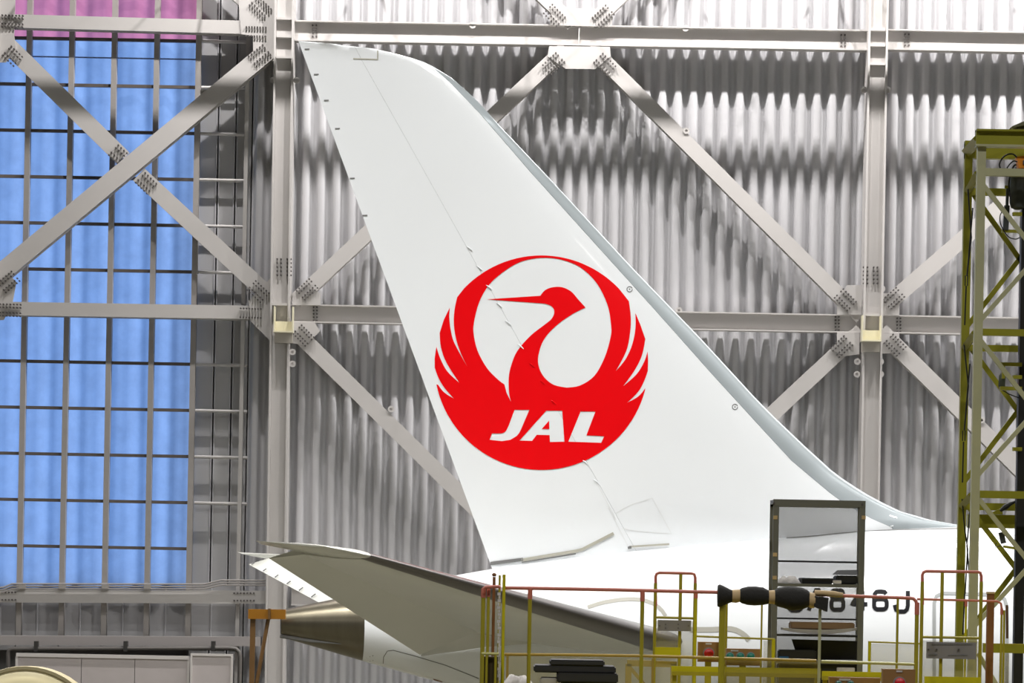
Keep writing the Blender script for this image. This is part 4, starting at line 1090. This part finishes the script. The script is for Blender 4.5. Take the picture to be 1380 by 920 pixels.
# drive gear
mg = thing('hoist_motor', W(1370, 268, 31.3), 'dark grey rounded hoist motor under the tower top beam', 'motor')
c_ = W(1372, 257, 31.3)
MB().tube([c_ + Vector((0, 0, .19)), c_ + Vector((0, 0, .17)), c_ + Vector((0, 0, -.12)), c_ + Vector((0, 0, -.17)), c_ + Vector((0, 0, -.19))], [.05, .085, .085, .07, .03], 14).build('casing', greym, mg, smooth=True)
MB().aabb(c_.x - .03, c_.x + .2, 31.25, 31.35, c_.z + .18, c_.z + .24).build('mount', greym, mg)
ob = thing('junction_box', W(1376, 226, 31.1), 'small orange junction box on the tower ring beam', 'box')
a, b = W(1370, 211, 31.1), W(1392, 226, 31.1); 
MB().prism([W(1370.5, 211, 31.02), W(1392, 208, 31.02), W(1392, 226, 31.02), W(1373, 226, 31.02)], (0, .12, 0)).build('box', mat('box_orange', (226, 140, 30), .5), ob)
MB().aabb(a.x + .05, a.x + .12, 31.0, 31.02, b.z + .02, b.z + .06).build('latch', boltm, ob)
cbz = thing('cable_loop', W(1360, 226, 31.05), 'loop of black cable beside the orange junction box', 'cable')
MB().tube([W(x, y, 31.05) for x, y in smooth_path([(1372, 214), (1366, 208), (1358, 208), (1351, 213), (1347, 221), (1348, 226.5)], 4)], .008, 6).build('strand', cable, cbz, smooth=True)
MB().tube([W(x, y, 31.02) for x, y in smooth_path([(1371, 218), (1366, 217), (1361, 221), (1357, 226.5)], 4)], .007, 6).build('strand', cable, cbz, smooth=True)
MB().tube([W(x, y, 31.12) for x, y in smooth_path([(1371, 222), (1366, 224), (1360.5, 240), (1360, 255), (1362, 268)], 4)], .009, 6).build('strand', cable, cbz, smooth=True)
ls = thing('limit_switch', W(1356, 310, 31.4), 'dark limit switch with rod fixed to an upper tower diagonal', 'switch')
MB().bar(W(1357, 277, 31.4), W(1355, 310, 31.4), .05, .06).build('body', greym, ls); MB().bar(W(1358, 254, 31.4), W(1357, 280, 31.4), .028, .03).build('rod', greym, ls)
MB().bar(W(1354, 252, 31.4), W(1366, 253, 31.4), .03, .03).build('arm', olive, ls); MB().bar(W(1350, 311, 31.4), W(1374, 312, 31.4), .03, .03).build('foot', olive, ls)
MB().tube([W(x, y, 31.35) for x, y in smooth_path([(1354, 280), (1348, 290), (1349, 303), (1358, 318), (1368, 322), (1374, 320)], 4)], .006, 5).build('lead', cable, ls)
ls2 = thing('limit_switch', W(1351, 525, 31.4), 'small grey-green limit switch on the middle tower diagonal', 'switch')
MB().tube([W(1352, 503, 31.35), W(1351, 507, 31.35), W(1350, 520, 31.35), W(1349, 525, 31.35)], [.02, .035, .035, .02], 8).build('body', mat('switch_green', (70, 78, 66), .5), ls2, smooth=True)
MB().tube([W(x, y, 31.35) for x, y in ((1350, 525), (1360, 531), (1373, 536))], .006, 5).build('lead', cable, ls2)
ls3 = thing('limit_switch', W(1350, 735, 31.4), 'small dark limit switch on the lower tower diagonal above the hoop gate', 'switch')
MB().bar(W(1349, 717, 31.35), W(1352.5, 732, 31.35), .05, .05).build('body', greym, ls3)
MB().bar(W(1352, 736, 31.35), W(1371, 739, 31.35), .025, .03).build('foot', olive, ls3)
MB().tube([W(x, y, 31.35) for x, y in ((1349, 735), (1341, 737.5), (1342.5, 731))], .005, 5).build('lead', cable, ls3)
lv = thing('lever_plate', W(1345, 690, 31.5), 'olive wedge plate with black lever above the tower cross channel', 'lever')
MB().prism([W(1335, 691, 31.6), W(1351, 684, 31.6), W(1351.5, 693, 31.6), (W(1335, 693, 31.6))], (0, .05, 0)).build('wedge', olive, lv)
MB().tube([W(1348, 688, 31.5), W(1355, 683, 31.5), W(1361, 679, 31.5), W(1372, 674, 31.5)], [.015, .03, .02, .007], 8).build('lever', cable, lv, smooth=True)
tp = thing('tower_top_unit', W(1378, 176, 31.2), 'dark olive wedge-lidded unit on top of the tower', 'unit')
MB().prism([W(1370, 173.5, 31.1), W(1378, 167, 31.1), W(1400, 160, 31.1), W(1400, 174.5, 31.1)], (0, .25, 0)).build('body', mat('unit_dark', (84, 82, 60), .5), tp)
MB().prism([W(1364, 170, 31.05), W(1378, 164, 31.05), W(1400, 157, 31.05), W(1400, 162, 31.05), W(1378, 169, 31.05), W(1365, 171.5, 31.05)], (0, .35, 0)).build('lid', mat('unit_lid', (110, 108, 84), .5), tp)
# rusty post and rear rail behind the tower foot
rp = thing('rusty_post', (W(1335, 900, 30.0).x, 30, DZ), 'rust-brown square post standing beside the tower foot', 'post')
p = W(1335, 800, 30); MB().aabb(p.x - .033, p.x + .033, 29.97, 30.03, DZ, p.z).build('shaft', rust, rp)
MB().aabb(p.x - .036, p.x + .036, 29.96, 30.04, p.z, p.z + .02).build('cap', tape, rp)
fr = thing('guard_rail', (W(1300, 900, 29.5).x, 29.5, DZ), 'rear guard rail with red bar passing behind the tower foot', 'guard rail')
rail_pipe(fr, [(1236, 807), (1330, 809.5), (1344, 810), (1349, 813), (1350, 820)], 29.5, .011, redpink, 'top_rail')
for x, y0 in ((1350, 820), (1353.5, 822), (1302, 809)): post(fr, x, y0, 29.5, .022, yellow if x != 1302 else ybright, y0 + 8 if x != 1353.5 else None)
p = W(1357, 815, 29.5); MB().tube([p, W(1357.5, 860, 29.5)], .012, 6).build('hanging_hose', mat('hose', (92, 62, 40), .6), fr)
a, b = W(1347, 880, 29.55), W(1360, 880, 29.55)
MB().aabb(a.x, b.x, 29.55, 29.56, DZ + .01, a.z).build('film_panel', film, fr)
print('objects', len(bpy.data.objects))
